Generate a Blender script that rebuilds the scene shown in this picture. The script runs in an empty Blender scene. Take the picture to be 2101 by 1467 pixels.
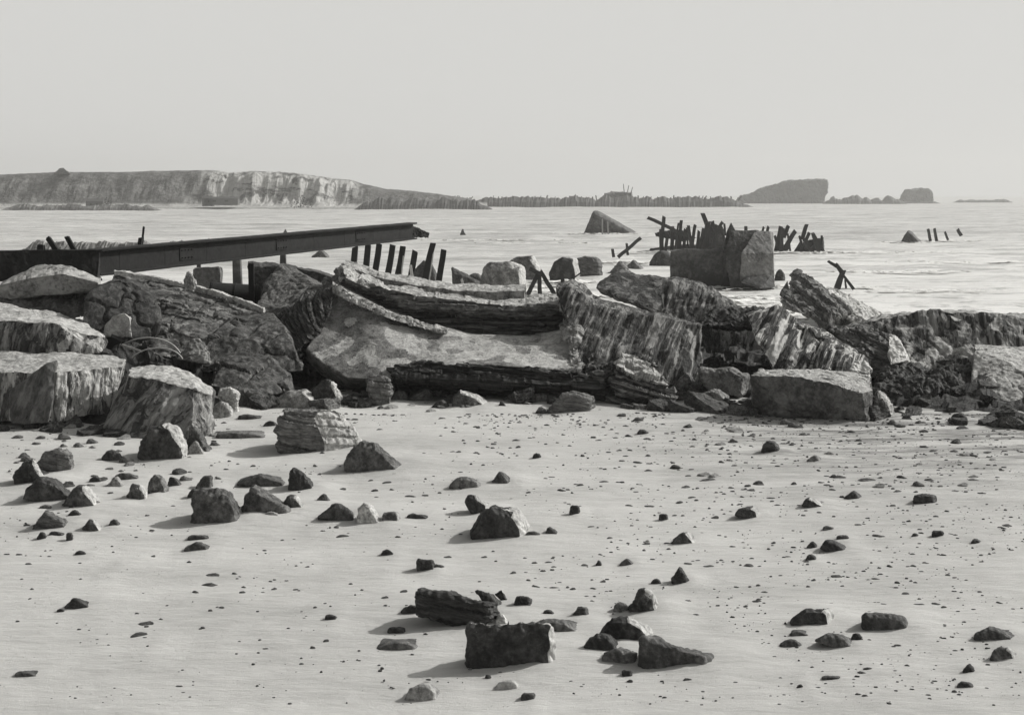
import bpy, bmesh, math, random
from mathutils import Vector, Matrix, noise, Euler
R = math.radians
rnd = random.Random(7)
S = bpy.context.scene
C = S.collection
# ------------------------------------------------------------------ camera
F, H, CX, HY = 2885.0, 3.5, 1050.5, 404.0      # focal length in photo pixels, eye height (m), horizon row
cam = bpy.data.cameras.new("camera"); co = bpy.data.objects.new("camera", cam); C.objects.link(co)
co.location = (0, 0, H); co.rotation_euler = (R(90), 0, 0)
cam.sensor_width = 36; cam.lens = 36 * F / 2101; cam.shift_y = -(733.5 - HY) / 2101
cam.clip_start = 0.1; cam.clip_end = 60000
S.camera = co
# ------------------------------------------------------------------ sky, sun, exposure
SUN_AZ, SUN_EL = 68, 35                        # degrees: azimuth from +Y towards +X
W = bpy.data.worlds.new("World"); S.world = W; W.use_nodes = True
nt = W.node_tree; nt.nodes.clear()
sky = nt.nodes.new('ShaderNodeTexSky'); sky.sky_type = 'NISHITA'; sky.sun_disc = False
sky.sun_elevation = R(SUN_EL); sky.sun_rotation = R(SUN_AZ); sky.dust_density = 4; sky.air_density = 1.0
bw = nt.nodes.new('ShaderNodeRGBToBW'); cmb = nt.nodes.new('ShaderNodeMix'); cmb.data_type = 'RGBA'; cmb.blend_type = 'MULTIPLY'
cmb.inputs[0].default_value = 1; cmb.inputs[7].default_value = (1.0, 0.995, 0.965, 1)
bg = nt.nodes.new('ShaderNodeBackground'); bg.inputs[1].default_value = 0.12
wo = nt.nodes.new('ShaderNodeOutputWorld')
nt.links.new(sky.outputs[0], bw.inputs[0]); tcw = nt.nodes.new('ShaderNodeTexCoord'); spw = nt.nodes.new('ShaderNodeSeparateXYZ'); nt.links.new(tcw.outputs['Generated'], spw.inputs[0])
mr = nt.nodes.new('ShaderNodeMapRange'); mr.interpolation_type = 'SMOOTHSTEP'     # milky white air low over the horizon
for k_, v_ in ((1, .16), (2, .42), (3, 5.6), (4, 0.0)): mr.inputs[k_].default_value = v_
nt.links.new(spw.outputs[2], mr.inputs[0])
mxn = nt.nodes.new('ShaderNodeMath'); mxn.operation = 'MAXIMUM'
nt.links.new(bw.outputs[0], mxn.inputs[0]); nt.links.new(mr.outputs[0], mxn.inputs[1]); nt.links.new(mxn.outputs[0], cmb.inputs[6])
nt.links.new(cmb.outputs[2], bg.inputs[0]); nt.links.new(bg.outputs[0], wo.inputs[0])
sl = bpy.data.lights.new("sun", 'SUN'); sl.energy = 3.7; sl.angle = R(0.7); sl.color = (1, 0.985, 0.95)
so = bpy.data.objects.new("sun", sl); C.objects.link(so)
sd = Vector((math.sin(R(SUN_AZ)) * math.cos(R(SUN_EL)), math.cos(R(SUN_AZ)) * math.cos(R(SUN_EL)), math.sin(R(SUN_EL))))
so.rotation_euler = sd.to_track_quat('Z', 'Y').to_euler()
S.render.engine = 'CYCLES'
S.view_settings.view_transform = 'Standard'; S.view_settings.look = 'None'
S.view_settings.exposure = 0.0; S.view_settings.gamma = 1
# ------------------------------------------------------------------ helpers
SEA = -0.8
def P(px, py, d): return Vector(((px - CX) / F * d, d, H - (py - HY) / F * d))
def Q(px, py, z=0.0): return P(px, py, (H - z) * F / (py - HY))   # the point of height z seen at a pixel
def ddist(py, z=0.0): return (H - z) * F / (py - HY)
def g(v, w=1.0): return (v, v * 0.992, v * 0.965, 1)
def smooth(a, b, x):
    t = max(0, min(1, (x - a) / (b - a))); return t * t * (3 - 2 * t)

def tag(o, label=None, cat=None, group=None, kind=None):
    if label: o['label'] = label
    if cat: o['category'] = cat
    if group: o['group'] = group
    if kind: o['kind'] = kind
    return o
def empty(name, loc, label, cat, group=None):
    o = bpy.data.objects.new(name, None); o.location = loc; C.objects.link(o)
    return tag(o, label, cat, group)
def link(name, bm, mats, parent=None, origin=None, shade=False):
    """bm holds world coordinates; the object's origin goes to its base"""
    if origin is None:
        zs = min(v.co.z for v in bm.verts); n = len(bm.verts)
        c = Vector((0, 0, 0))
        for v in bm.verts: c += v.co
        c /= n; origin = Vector((c.x, c.y, zs))
    base = parent.location if parent else Vector((0, 0, 0))
    if parent: origin = parent.location.copy()
    bmesh.ops.translate(bm, verts=bm.verts, vec=-origin)
    me = bpy.data.meshes.new(name); bm.to_mesh(me); bm.free()
    for m in (mats if isinstance(mats, (list, tuple)) else [mats]): me.materials.append(m)
    for p in me.polygons: p.use_smooth = shade
    o = bpy.data.objects.new(name, me); C.objects.link(o)
    if parent: o.parent = parent
    else: o.location = origin
    return o
def hull(pts):
    bm = bmesh.new()
    for p in pts: bm.verts.new(p)
    r = bmesh.ops.convex_hull(bm, input=bm.verts)
    bad = [e for e in set(r['geom_interior']) | set(r['geom_unused']) if isinstance(e, bmesh.types.BMVert) and e.is_valid]
    if bad: bmesh.ops.delete(bm, geom=bad, context='VERTS')
    return bm
def refine(bm, L, it=9):
    bmesh.ops.triangulate(bm, faces=bm.faces)
    for _ in range(it):
        es = [e for e in bm.edges if e.calc_length() > L]
        if not es: break
        bmesh.ops.subdivide_edges(bm, edges=es, cuts=1)
        bmesh.ops.triangulate(bm, faces=[f for f in bm.faces if len(f.verts) > 3])
    bmesh.ops.remove_doubles(bm, verts=bm.verts, dist=L * .33)
    bmesh.ops.recalc_face_normals(bm, faces=bm.faces)
def resample(row, n):
    ds = [0]
    for a, b in zip(row, row[1:]): ds.append(ds[-1] + (b - a).length)
    out = []
    for i in range(n):
        t = ds[-1] * i / (n - 1); k = 0
        while k < len(row) - 2 and ds[k + 1] < t: k += 1
        s = ds[k + 1] - ds[k]; u = (t - ds[k]) / s if s > 0 else 0
        out.append(row[k].lerp(row[k + 1], max(0, min(1, u))))
    return out
def loft(rows, n=24, L=None):
    """a closed solid whose cross-section runs through the rows, ends capped"""
    if L: n = max(4, int(max(sum((b - a).length for a, b in zip(r, r[1:])) for r in rows) / L) + 1)
    rows = [resample(r, n) for r in rows]
    if L:
        out = []
        for a, b in zip(rows, rows[1:] + rows[:1]):
            k = max(1, int(max((p - q).length for p, q in zip(a, b)) / L))
            for i in range(k): out.append([p.lerp(q, i / k) for p, q in zip(a, b)])
        rows = out
    bm = bmesh.new(); vs = [[bm.verts.new(p) for p in r] for r in rows]
    m = len(rows)
    for j in range(m):
        a, b = vs[j], vs[(j + 1) % m]
        for i in range(n - 1): bm.faces.new((a[i], a[i + 1], b[i + 1], b[i]))
    bm.faces.new([vs[j][0] for j in range(m)]); bm.faces.new([vs[m - 1 - j][n - 1] for j in range(m)])
    return bm
def hsh(*a):
    x = 0.0
    for i, v in enumerate(a): x += (v + 31.7 * i) * (12.9898 + 41.233 * i)
    x = math.sin(x) * 43758.5453
    return x - math.floor(x)
def rough(bm, amp=0.05, scale=2.0, rot=(0, 0, 0), course=0.0, brick=0.0, camp=0.0, seed=0, flute=0.0, fw=0.15, fine=0.4, chip=None, chs=2.6):
    """weathering: lumps, then courses of thin masonry (steps in local z) and flutes (grooves along local z)"""
    M = Euler(rot).to_matrix().inverted()
    off = Vector((seed * 3.1, seed * 1.7, seed * 5.3))
    bm.normal_update()
    ax = M.inverted() @ Vector((0, 0, 1))
    if chip is None: chip = amp * .5 if amp > .03 else 0
    new = []
    for v in bm.verts:
        p = v.co; n = v.normal
        d = amp * (noise.fractal(p * scale + off, 0.9, 2.1, 4)) 
        d += amp * fine * noise.noise(p * scale * 7 + off)
        if course or flute:
            q = M @ p
            wob = 0.35 * noise.noise(q * 1.3 + off)
        if course:
            lay = math.floor(q.z / course + wob)
            cell = math.floor(q.x / brick + (lay % 2) * 0.5 + 0.2 * wob) if brick else 0
            cy = math.floor(q.y / brick) if brick else 0
            d += camp * (hsh(lay, seed) - 0.5) + camp * 0.8 * (hsh(lay, cell, cy, seed) - 0.5)
            fr = (q.z / course + wob) % 1.0
            if fr < 0.22: d -= camp * 0.55
        if flute:
            # stacked courses seen on edge: irregular ribs and clefts running along local z
            side = 1 - min(1, abs(n.dot(ax))) ** 2
            w_ = Vector((q.x, q.y, q.z * 0.13))
            r1 = noise.noise(w_ * (0.62 / fw) + off); r2 = noise.noise(w_ * (1.15 / fw) + off * 2)
            cl = max(0.0, 1 - abs(r1) / 0.2); c2 = max(0.0, 1 - abs(r2) / 0.25)
            brk = 0.35 + 0.65 * smooth(-.25, .25, noise.noise(q * 1.6 + off))
            d -= flute * side * (cl * brk + 0.4 * c2)
            d += flute * 0.5 * r1 * side + flute * .25 * noise.noise(Vector((q.x * 8, q.y * 8, q.z * 1.4)) + off)
        if chip:
            ds, ps = noise.voronoi(p * chs + 0.35 * noise.noise_vector(p * 2.3 + off) + off)
            e = ds[1] - ds[0]; c_ = ps[0]
            d += chip * (hsh(round(c_.x, 2), round(c_.y, 2), round(c_.z, 2)) - .5) * 1.2 - (chip * .8 * (1 - e / .09) if e < .09 else 0)
        new.append(p + n * d)
    for v, p in zip(bm.verts, new): v.co = p
# ------------------------------------------------------------------ materials
def nodes(name):
    m = bpy.data.materials.new(name); m.use_nodes = True
    t = m.node_tree; b = t.nodes['Principled BSDF']; return m, t, b
def nz(t, vec, scale, detail=5, rough_=0.6, dist=0.0):
    n = t.nodes.new('ShaderNodeTexNoise'); n.inputs['Scale'].default_value = scale; n.inputs['Detail'].default_value = detail
    n.inputs['Roughness'].default_value = rough_; n.inputs['Distortion'].default_value = dist
    t.links.new(vec, n.inputs['Vector']); return n.outputs['Fac']
def ramp(t, fac, stops):
    r = t.nodes.new('ShaderNodeValToRGB'); e = r.color_ramp.elements
    while len(e) < len(stops): e.new(0.5)
    for x, (p, c) in zip(e, stops): x.position = p; x.color = c
    t.links.new(fac, r.inputs[0]); return r.outputs[0]
def mixc(t, f, a, b, mode='MIX'):
    m = t.nodes.new('ShaderNodeMix'); m.data_type = 'RGBA'; m.blend_type = mode
    for s, v in ((0, f), (6, a), (7, b)):
        if hasattr(v, 'is_linked') or hasattr(v, 'links'): t.links.new(v, m.inputs[s])
        else: m.inputs[s].default_value = v
    return m.outputs[2]
def mth(t, op, a, b=0.0):
    m = t.nodes.new('ShaderNodeMath'); m.operation = op
    for s, v in ((0, a), (1, b)):
        if hasattr(v, 'links'): t.links.new(v, m.inputs[s])
        else: m.inputs[s].default_value = v
    return m.outputs[0]
def mapping(t, rot=(0, 0, 0), scale=(1, 1, 1)):
    tc = t.nodes.new('ShaderNodeTexCoord'); a = t.nodes.new('ShaderNodeMapping'); a.vector_type = 'TEXTURE'; a.inputs['Rotation'].default_value = rot
    t.links.new(tc.outputs['Object'], a.inputs[0])
    b = t.nodes.new('ShaderNodeMapping'); b.vector_type = 'POINT'; b.inputs['Scale'].default_value = scale
    t.links.new(a.outputs[0], b.inputs[0]); return tc.outputs['Object'], b.outputs[0]
def bump(t, b, h, dist, strength=1.0):
    n = t.nodes.new('ShaderNodeBump'); n.inputs['Distance'].default_value = dist; n.inputs['Strength'].default_value = strength
    t.links.new(h, n.inputs['Height']); t.links.new(n.outputs[0], b.inputs['Normal'])
_mc = {}
def stone_mat(dark=0.07, light=0.2, mid=0.5, rot=(0, 0, 0), stretch=(1, 1, 1), sc=3.0, grain=14.0, bd=0.03, wet=0.75, pits=0.0, lines=0.0, bands=0.0, tide=0, bigw=0.12):
    key = (dark, light, mid, tuple(round(x, 2) for x in rot), stretch, sc, grain, bd, wet, pits, lines, bands, tide, bigw)
    if key in _mc: return _mc[key]
    m, t, b = nodes('weathered_masonry')
    o, v = mapping(t, rot, stretch)
    big = nz(t, o, 0.9, 4, 0.6); st = nz(t, v, sc, 6, 0.7, 0.4); fine = nz(t, o if stretch == (1, 1, 1) else v, grain if stretch == (1, 1, 1) else grain * .6, 6, 0.75)
    f = mth(t, 'ADD', mth(t, 'MULTIPLY', st, 0.62 - bigw), mth(t, 'ADD', mth(t, 'MULTIPLY', big, bigw), mth(t, 'MULTIPLY', fine, 0.38)))
    col = ramp(t, f, [(mid - 0.10, g(dark * 0.5)), (mid - 0.03, g(dark)), (mid + 0.035, g((dark + light) / 2)), (mid + 0.10, g(light))])
    hgt = mth(t, 'ADD', mth(t, 'MULTIPLY', st, 1.0), mth(t, 'MULTIPLY', fine, 0.9))
    if pits:
        vo = t.nodes.new('ShaderNodeTexVoronoi'); vo.inputs['Scale'].default_value = 7; t.links.new(v, vo.inputs['Vector'])
        pm = ramp(t, mth(t, 'ADD', vo.outputs['Distance'], mth(t, 'MULTIPLY', fine, 0.35)), [(0.3, g(1)), (0.38, g(0))])
        col = mixc(t, mth(t, 'MULTIPLY', pm, pits), col, g(dark * 0.5)); hgt = mth(t, 'SUBTRACT', hgt, mth(t, 'MULTIPLY', pm, 0.6))
    if lines:
        wv = t.nodes.new('ShaderNodeTexWave'); wv.bands_direction = 'Z'; wv.inputs['Scale'].default_value = 3.2; wv.inputs['Distortion'].default_value = 2.5
        wv.inputs['Detail'].default_value = 3; wv.inputs['Detail Scale'].default_value = 1.2
        a = t.nodes.new('ShaderNodeMapping'); a.vector_type = 'TEXTURE'; a.inputs['Rotation'].default_value = rot; t.links.new(o, a.inputs[0]); t.links.new(a.outputs[0], wv.inputs['Vector'])
        lm = ramp(t, wv.outputs['Fac'], [(0.12, g(1)), (0.35, g(0))])
        col = mixc(t, mth(t, 'MULTIPLY', lm, lines), col, g(dark * 0.4)); hgt = mth(t, 'SUBTRACT', hgt, mth(t, 'MULTIPLY', lm, 0.5))
    if bands:
        # sunlit rib sides painted as pale strips, clefts dark; speckle on pitted block
        bn = nz(t, v, sc * .75, 5, 0.62, 0.6)
        bmk = ramp(t, mth(t, 'ADD', mth(t, 'MULTIPLY', bn, .8), mth(t, 'MULTIPLY', big, .2)), [(.515, g(0)), (.545, g(1))])
        dmk = ramp(t, bn, [(.42, g(1)), (.45, g(0))])
        col = mixc(t, mth(t, 'MULTIPLY', bmk, bands), col, g(.62)); col = mixc(t, mth(t, 'MULTIPLY', dmk, .8), col, g(.025))
        hgt = mth(t, 'SUBTRACT', mth(t, 'ADD', hgt, mth(t, 'MULTIPLY', bmk, .5)), dmk)
    if tide:
        sz = t.nodes.new('ShaderNodeSeparateXYZ'); t.links.new(o, sz.inputs[0])
        tm = ramp(t, mth(t, 'ADD', sz.outputs[2], mth(t, 'MULTIPLY', fine, .5)), [(.55, g(1)), (.85, g(0))])
        col = mixc(t, mth(t, 'MULTIPLY', tm, .75), col, g(.02))
    t.links.new(col, b.inputs['Base Color']); b.inputs['Roughness'].default_value = wet; b.inputs['Specular IOR Level'].default_value = 0.3
    bump(t, b, hgt, bd); _mc[key] = m; return m
def plain(name, v, rough_=0.8, sc=8, var=0.5, bd=0.01, metal=0):
    m, t, b = nodes(name); o, _ = mapping(t)
    f = nz(t, o, sc, 6, 0.7); col = ramp(t, f, [(0.3, g(v * (1 - var))), (0.7, g(v * (1 + var)))])
    t.links.new(col, b.inputs['Base Color']); b.inputs['Roughness'].default_value = rough_; b.inputs['Metallic'].default_value = metal
    b.inputs['Specular IOR Level'].default_value = 0.3
    bump(t, b, f, bd); return m
M_pale = stone_mat(0.22, 0.5, 0.48, sc=4, bd=0.02)
M_dark = stone_mat(0.035, 0.1, 0.52, sc=5, bd=0.02)
M_mid = stone_mat(0.07, 0.2, 0.5, sc=5, bd=0.02)
M_iron = plain('rusted_iron', 0.012, 0.9, 6, 0.6, 0.01)
M_wood = plain('wet_timber', 0.035, 0.8, 12, 0.6, 0.01)
M_woodpale = plain('bleached_timber', 0.35, 0.8, 12, 0.3, 0.01)
# ------------------------------------------------------------------ ground and sea
def ground_z(x, y):
    z = 0.035 * noise.noise(Vector((x * 0.35, y * 0.22, 3))) + 0.014 * noise.noise(Vector((x * 1.3, y * 0.8, 9))) + (0.009 * noise.noise(Vector((x * 3.4, y * 2.6, 5))) if y < 27 else 0)
    if y > 26: z -= 3.0 * smooth(27, 52, y)
    return z
def build_ground():
    bm = bmesh.new()
    ys = [-60, -20, 0, 4, 7] + [8 + i * 0.11 for i in range(int(20 / 0.11))] + [28 + i * 0.7 for i in range(1, 36)] + [60, 90, 200, 1000, 8000, 40000]
    rows = []
    for y in ys:
        w = max(y, 8) * 0.37 + 1.5; nx = 220
        xs = [-(w * 60 + 40), -(w * 6 + 10)] + [-w + 2 * w * i / nx for i in range(nx + 1)] + [w * 6 + 10, w * 60 + 40]
        rows.append([bm.verts.new((x, y, ground_z(x, y))) for x in xs])
    for a, b in zip(rows, rows[1:]):
        for i in range(len(a) - 1): bm.faces.new((a[i], a[i + 1], b[i + 1], b[i]))
    m, t, b = nodes('pale_beach_sand'); o, v = mapping(t, (0, 0, 0), (0.5, 1.4, 1))
    big = nz(t, v, 0.7, 4, 0.55); med = nz(t, v, 5, 6, 0.7); fine = nz(t, o, 130, 3, 0.8)
    f = mth(t, 'ADD', mth(t, 'MULTIPLY', big, 0.45), mth(t, 'ADD', mth(t, 'MULTIPLY', med, 0.3), mth(t, 'MULTIPLY', fine, 0.25)))
    col = ramp(t, f, [(0.36, g(0.38)), (0.5, g(0.5)), (0.62, g(0.58))])
    # coarse dark shingle streaks lying in the right half and farther off
    sp = t.nodes.new('ShaderNodeSeparateXYZ'); t.links.new(o, sp.inputs[0])
    mx = ramp(t, mth(t, 'MULTIPLY', mth(t, 'ADD', sp.outputs[0], 0), 0.12), [(0.1, g(0)), (0.55, g(1))])
    my = ramp(t, mth(t, 'MULTIPLY', sp.outputs[1], 0.04), [(0.60, g(0)), (0.8, g(1))])
    o2, v2 = mapping(t, (0, 0, 0.05), (0.25, 1.2, 1)); s1 = nz(t, v2, 2.2, 8, 0.78)
    sm = ramp(t, s1, [(0.44, g(0)), (0.6, g(1))])
    k = mth(t, 'MULTIPLY', mth(t, 'MULTIPLY', mx, my), mth(t, 'MULTIPLY', sm, 1.0))
    col = mixc(t, k, col, g(0.13))
    t.links.new(col, b.inputs['Base Color']); b.inputs['Roughness'].default_value = 0.9; b.inputs['Specular IOR Level'].default_value = 0.15
    bump(t, b, mth(t, 'ADD', mth(t, 'MULTIPLY', med, 1.0), mth(t, 'MULTIPLY', fine, 0.2)), 0.035)
    o = link('beach_ground', bm, m, origin=Vector((0, 0, 0)), shade=True); tag(o, kind='structure')
def mounds():
    me = bpy.data.objects['beach_ground'].data; n = len(me.vertices)
    import numpy as np
    a = np.empty(n * 3); me.vertices.foreach_get('co', a); a = a.reshape(-1, 3)
    up = np.zeros(n); dn = np.zeros(n)
    for (cx, cy, w, h, dp) in DRIFT:
        for (ox, oy, sx, sy, k) in ((.6, .3, .6, .6, .22), (-.8, -.35, .6, .45, -.07)):
            X = (a[:, 0] - cx - ox * w) / (w * sx); Y = (a[:, 1] - cy - oy * w) / (w * sy + .15)
            g_ = min(h * k, .045) * np.exp(-(X * X + Y * Y))
            if k > 0: up = np.maximum(up, g_)
            else: dn = np.minimum(dn, g_)
    a[:, 2] += up + dn
    me.vertices.foreach_set('co', a.ravel()); me.update()
DRIFT = []
build_ground()
def build_sea():
    bm = bmesh.new(); ys = []
    y = 34.0
    while y < 700: ys.append(y); y *= 1.006
    ys += [800, 1200, 2500, 8000, 40000]
    rows = []
    for y in ys:
        w = y * 0.42 + 3; nx = 260
        xs = [-w * 40] + [-w + 2 * w * i / nx for i in range(nx + 1)] + [w * 40]
        r = []
        for x in xs:
            a = 0.05 + 0.12 * smooth(38, 120, y) + 0.1 * smooth(100, 400, y)
            s = 1 / (1 + y / 150)
            z = a * (noise.fractal(Vector((x * 0.3 * s + 0.1 * y * s, y * 0.6 * s, 1)), 0.7, 2, 4) if y < 700 else 0)
            r.append(bm.verts.new((x, y, SEA + z)))
        rows.append(r)
    for a, b in zip(rows, rows[1:]):
        for i in range(len(a) - 1): bm.faces.new((a[i], a[i + 1], b[i + 1], b[i]))
    m, t, b = nodes('milky_surf_water'); o, v = mapping(t, (0, 0, 0.06), (0.3, 1.0, 1))
    w1 = nz(t, v, 0.75, 9, 0.78, 0.9); w2 = nz(t, v, 0.09, 5, 0.6, 0.6)
    f = mth(t, 'ADD', mth(t, 'MULTIPLY', w1, 0.65), mth(t, 'MULTIPLY', w2, 0.35))
    col = ramp(t, f, [(0.38, g(0.2)), (0.45, g(0.38)), (0.51, g(0.52)), (0.6, g(0.72))])
    spx = t.nodes.new('ShaderNodeSeparateXYZ'); t.links.new(o, spx.inputs[0])
    nf = nz(t, o, 0.5, 8, 0.7, 1.0)
    fm = mth(t, 'MULTIPLY', ramp(t, mth(t, 'MULTIPLY', spx.outputs[1], .01), [(.56, g(1)), (.95, g(0))]), ramp(t, nf, [(.42, g(0)), (.52, g(1))]))
    f2 = mth(t, 'MULTIPLY', ramp(t, mth(t, 'MULTIPLY', spx.outputs[0], .02), [(.0, g(0)), (.2, g(1))]), ramp(t, mth(t, 'MULTIPLY', spx.outputs[1], .005), [(.5, g(1)), (.9, g(0))]))
    f2 = mth(t, 'MULTIPLY', f2, ramp(t, nz(t, v, 0.3, 9, .75, 1.2), [(.47, g(0)), (.54, g(.9))]))
    col = mixc(t, mth(t, 'MAXIMUM', fm, f2), col, g(.8))
    t.links.new(col, b.inputs['Base Color']); b.inputs['Roughness'].default_value = 0.45; b.inputs['Specular IOR Level'].default_value = 0.35
    bump(t, b, f, 0.5, 0.6)
    o = link('sea_water', bm, m, origin=Vector((0, 0, 0)), shade=True); tag(o, kind='structure')
build_sea()
# ------------------------------------------------------------------ rubble heap under and between the blocks
def build_heap():
    top = [(-20, 0.3), (0, 0.9), (120, 1.0), (250, 1.1), (420, 0.75), (560, 0.55), (700, 0.35), (900, 0.3), (1150, 0.3), (1300, 0.35), (1450, 0.3), (1600, 0.3), (1750, 0.35), (1900, 0.45), (2150, 0.5)]
    foot = [(-20, 880), (100, 880), (250, 890), (450, 850), (560, 838), (700, 832), (900, 822), (1100, 828), (1250, 832), (1420, 836), (1540, 850), (1700, 856), (1850, 858), (2000, 868), (2150, 880)]
    def ip(tb, x):
        for (a, b), (c, d) in zip(tb, tb[1:]):
            if x <= c: return b + (d - b) * (x - a) / (c - a)
        return tb[-1][1]
    bm = bmesh.new(); rows = []
    NX, NY = 520, 90
    for i in range(NX + 1):
        px = -300 + i * (2900 / NX); d0 = ddist(ip(foot, px)); zt = ip(top, px); r = []
        for j in range(NY + 1):
            s = j / NY; d = d0 + s * 13
            prof = smooth(0, 0.22, s) * (1 - smooth(0.55, 0.95, s))
            x = (px - CX) / F * d; p = Vector((x, d, 0))
            n1 = noise.fractal(p * 0.9, 0.8, 2, 3); cell = noise.cell(p * 2.6 + Vector((noise.noise(p * 3), 0, 0)))
            z = -0.12 + prof * (zt * (0.75 + 0.5 * n1) + 0.12 * (cell - 0.3)) + 0.05 * noise.fractal(p * 3, 0.7, 2, 3) * smooth(0, 0.08, s) - 2.2 * smooth(0.6, 1, s)
            r.append(bm.verts.new((x, d, z)))
        rows.append(r)
    for a, b in zip(rows, rows[1:]):
        for j in range(NY): bm.faces.new((a[j], b[j], b[j + 1], a[j + 1]))
    m = stone_mat(0.03, 0.09, 0.55, stretch=(1, 1, 1), sc=4, bd=0.05)
    o = link('rubble_heap', bm, m, origin=Vector((0, 0, 0))); tag(o, 'dark heap of small broken rubble filling the gaps between the masonry blocks', 'rubble', kind='stuff')
build_heap()
def build_chunks():
    ms = []
    for i in range(9):
        r = random.Random(i + 40); bm = hull([Vector((r.uniform(.6, 1) * a, r.uniform(.6, 1) * b * .8, r.uniform(.6, 1) * c * .6)) for a in (-1, 1) for b in (-1, 1) for c in (-1, 1)] + [Vector((r.uniform(-1, 1), r.uniform(-1, 1), r.uniform(-.6, .6))) for _ in range(3)])
        refine(bm, .14); rough(bm, amp=.09, scale=1.6, seed=i, course=.25 if i % 3 == 0 else 0, brick=.6, camp=.1)
        me = bpy.data.meshes.new('rubble_chunk'); bm.to_mesh(me); bm.free()
        me.materials.append(stone_mat(*[(.04, .14), (.06, .2), (.1, .3), (.05, .16)][i % 4], .5, sc=3, bd=.04)); ms.append(me)
    foot = [(-20, 880), (250, 892), (450, 852), (560, 840), (900, 824), (1250, 834), (1540, 850), (1850, 858), (2150, 884)]
    bpy.context.view_layer.update(); hp = bpy.data.objects['rubble_heap']
    for i in range(280):
        px = rnd.uniform(1240, 2130) if i % 3 == 0 else rnd.uniform(-40, 2130)
        if i % 3 == 1: px = rnd.uniform(-40, 860)
        for (a, b), (c, d) in zip(foot, foot[1:]):
            if px <= c: fy = b + (d - b) * (px - a) / (c - a); break
        d = ddist(fy) + 5.5 * rnd.random() ** 1.6 - .1; x = (px - CX) / F * d
        ok, loc, nn, ix = hp.ray_cast(Vector((x, d, 9)), Vector((0, 0, -1)))
        z = max(loc.z if ok else 0, -.02); s_ = rnd.uniform(.07, .17) + .18 * rnd.random() ** 3
        o = bpy.data.objects.new('rubble_chunk', rnd.choice(ms)); C.objects.link(o); o.location = (x, d, z + s_ * .12)
        o.scale = (s_ * rnd.uniform(.9, 1.6), s_, s_ * rnd.uniform(.6, 1)); o.rotation_euler = (rnd.uniform(-.4, .4), rnd.uniform(-.5, .5), rnd.uniform(0, 6))
        tag(o, 'broken lump of dark masonry lying in the rubble heap', 'rubble', 'loose lumps on the rubble heap')
build_chunks()
# ------------------------------------------------------------------ masonry blocks
BL = 'big blocks of the fallen sea wall'
def back(pts, t, k=1.0):
    """the same outline pushed t metres deeper along each line of sight's own direction"""
    return [p + (p - Vector((0, 0, H))).normalized() * t for p in pts]
def soften(bm, n=1):
    for _ in range(n): bmesh.ops.smooth_vert(bm, verts=bm.verts, factor=.5, use_axis_x=True, use_axis_y=True, use_axis_z=True)
def topcoat(bm, mat, top):
    """sand and gravel that has settled on the upward-facing sides"""
    if not top: return mat
    bm.normal_update()
    for f in bm.faces:
        c = f.calc_center_median()
        if f.normal.z + .3 * noise.noise(c * 2.5) > top: f.material_index = 1
    return [mat, M_gravel]
M_gravel = stone_mat(0.24, 0.52, 0.47, sc=6, grain=24, bd=0.03)
def block(name, label, pts, mat, L=0.05, group=BL, cat='masonry block', top=0, **kw):
    bm = hull(pts); refine(bm, L); mat = topcoat(bm, mat, top); soften(bm, 1); rough(bm, **kw)
    o = link(name, bm, mat); tag(o, label, cat, group); return o
def lblock(name, label, rows, mat, L=0.05, n=24, group=BL, cat='masonry block', shade=False, top=0, **kw):
    bm = loft(rows, n, L); refine(bm, L * 1.9); mat = topcoat(bm, mat, top); rough(bm, **kw)
    o = link(name, bm, mat, shade=shade); tag(o, label, cat, group); return o
RX = lambda a, b=0, c=0: (R(a), R(b), R(c))
AX = lambda x, y, z: tuple(round(v, 4) for v in Vector((x, y, z)).to_track_quat('Z', 'X').to_euler())   # rotation whose z runs along the courses
A5, A8, A7, AR = AX(.55, 1.1, 1.05), AX(.75, 1.3, 1.05), AX(.8, 2.0, 2.0), AX(.05, .5, 1)
# --- left group
block('masonry_block', 'pale pitted block at the left edge, standing on rubble beside the slanting streaked block',
      [P(-50, 865, 21.6), P(100, 868, 21.4), P(235, 848, 22.0), P(-60, 765, 21.6), P(118, 762, 21.4), P(252, 752, 22.2), P(258, 738, 23.2), P(-60, 722, 23.6), P(110, 716, 23.8), P(225, 728, 23.8), P(-60, 800, 24), P(240, 800, 24)],
      stone_mat(0.12, 0.62, 0.47, RX(0, 6), (2.2, 2.2, 0.5), 4, 16, 0.05, pits=0.6, bands=0.8), 0.035, amp=0.05, scale=2, rot=RX(0, 6), flute=0.04, fw=0.12, chip=0.006, fine=0.15, seed=1, top=0.7)
block('masonry_block', 'grey slanting streaked block with a bright broken right end, behind the white-patched boulder',
      [P(200, 885, 20.8), P(300, 905, 20.4), P(395, 915, 20.2), P(432, 905, 20.7), P(262, 770, 21.2), P(330, 778, 21.0), P(398, 795, 20.8), P(438, 812, 21.2), P(268, 752, 22.0), P(350, 750, 22.4), P(412, 775, 22.2), P(440, 800, 22.0), P(420, 880, 22.0), P(240, 860, 22.5)],
      stone_mat(0.09, 0.32, 0.47, RX(0, 22), (2.2, 2.2, 0.4), 3, 14, 0.06, bands=0.3), 0.032, amp=0.05, scale=2.2, rot=RX(0, 24), flute=0.1, fw=0.3, chip=0.006, fine=0.15, seed=2, top=0.75)
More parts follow.
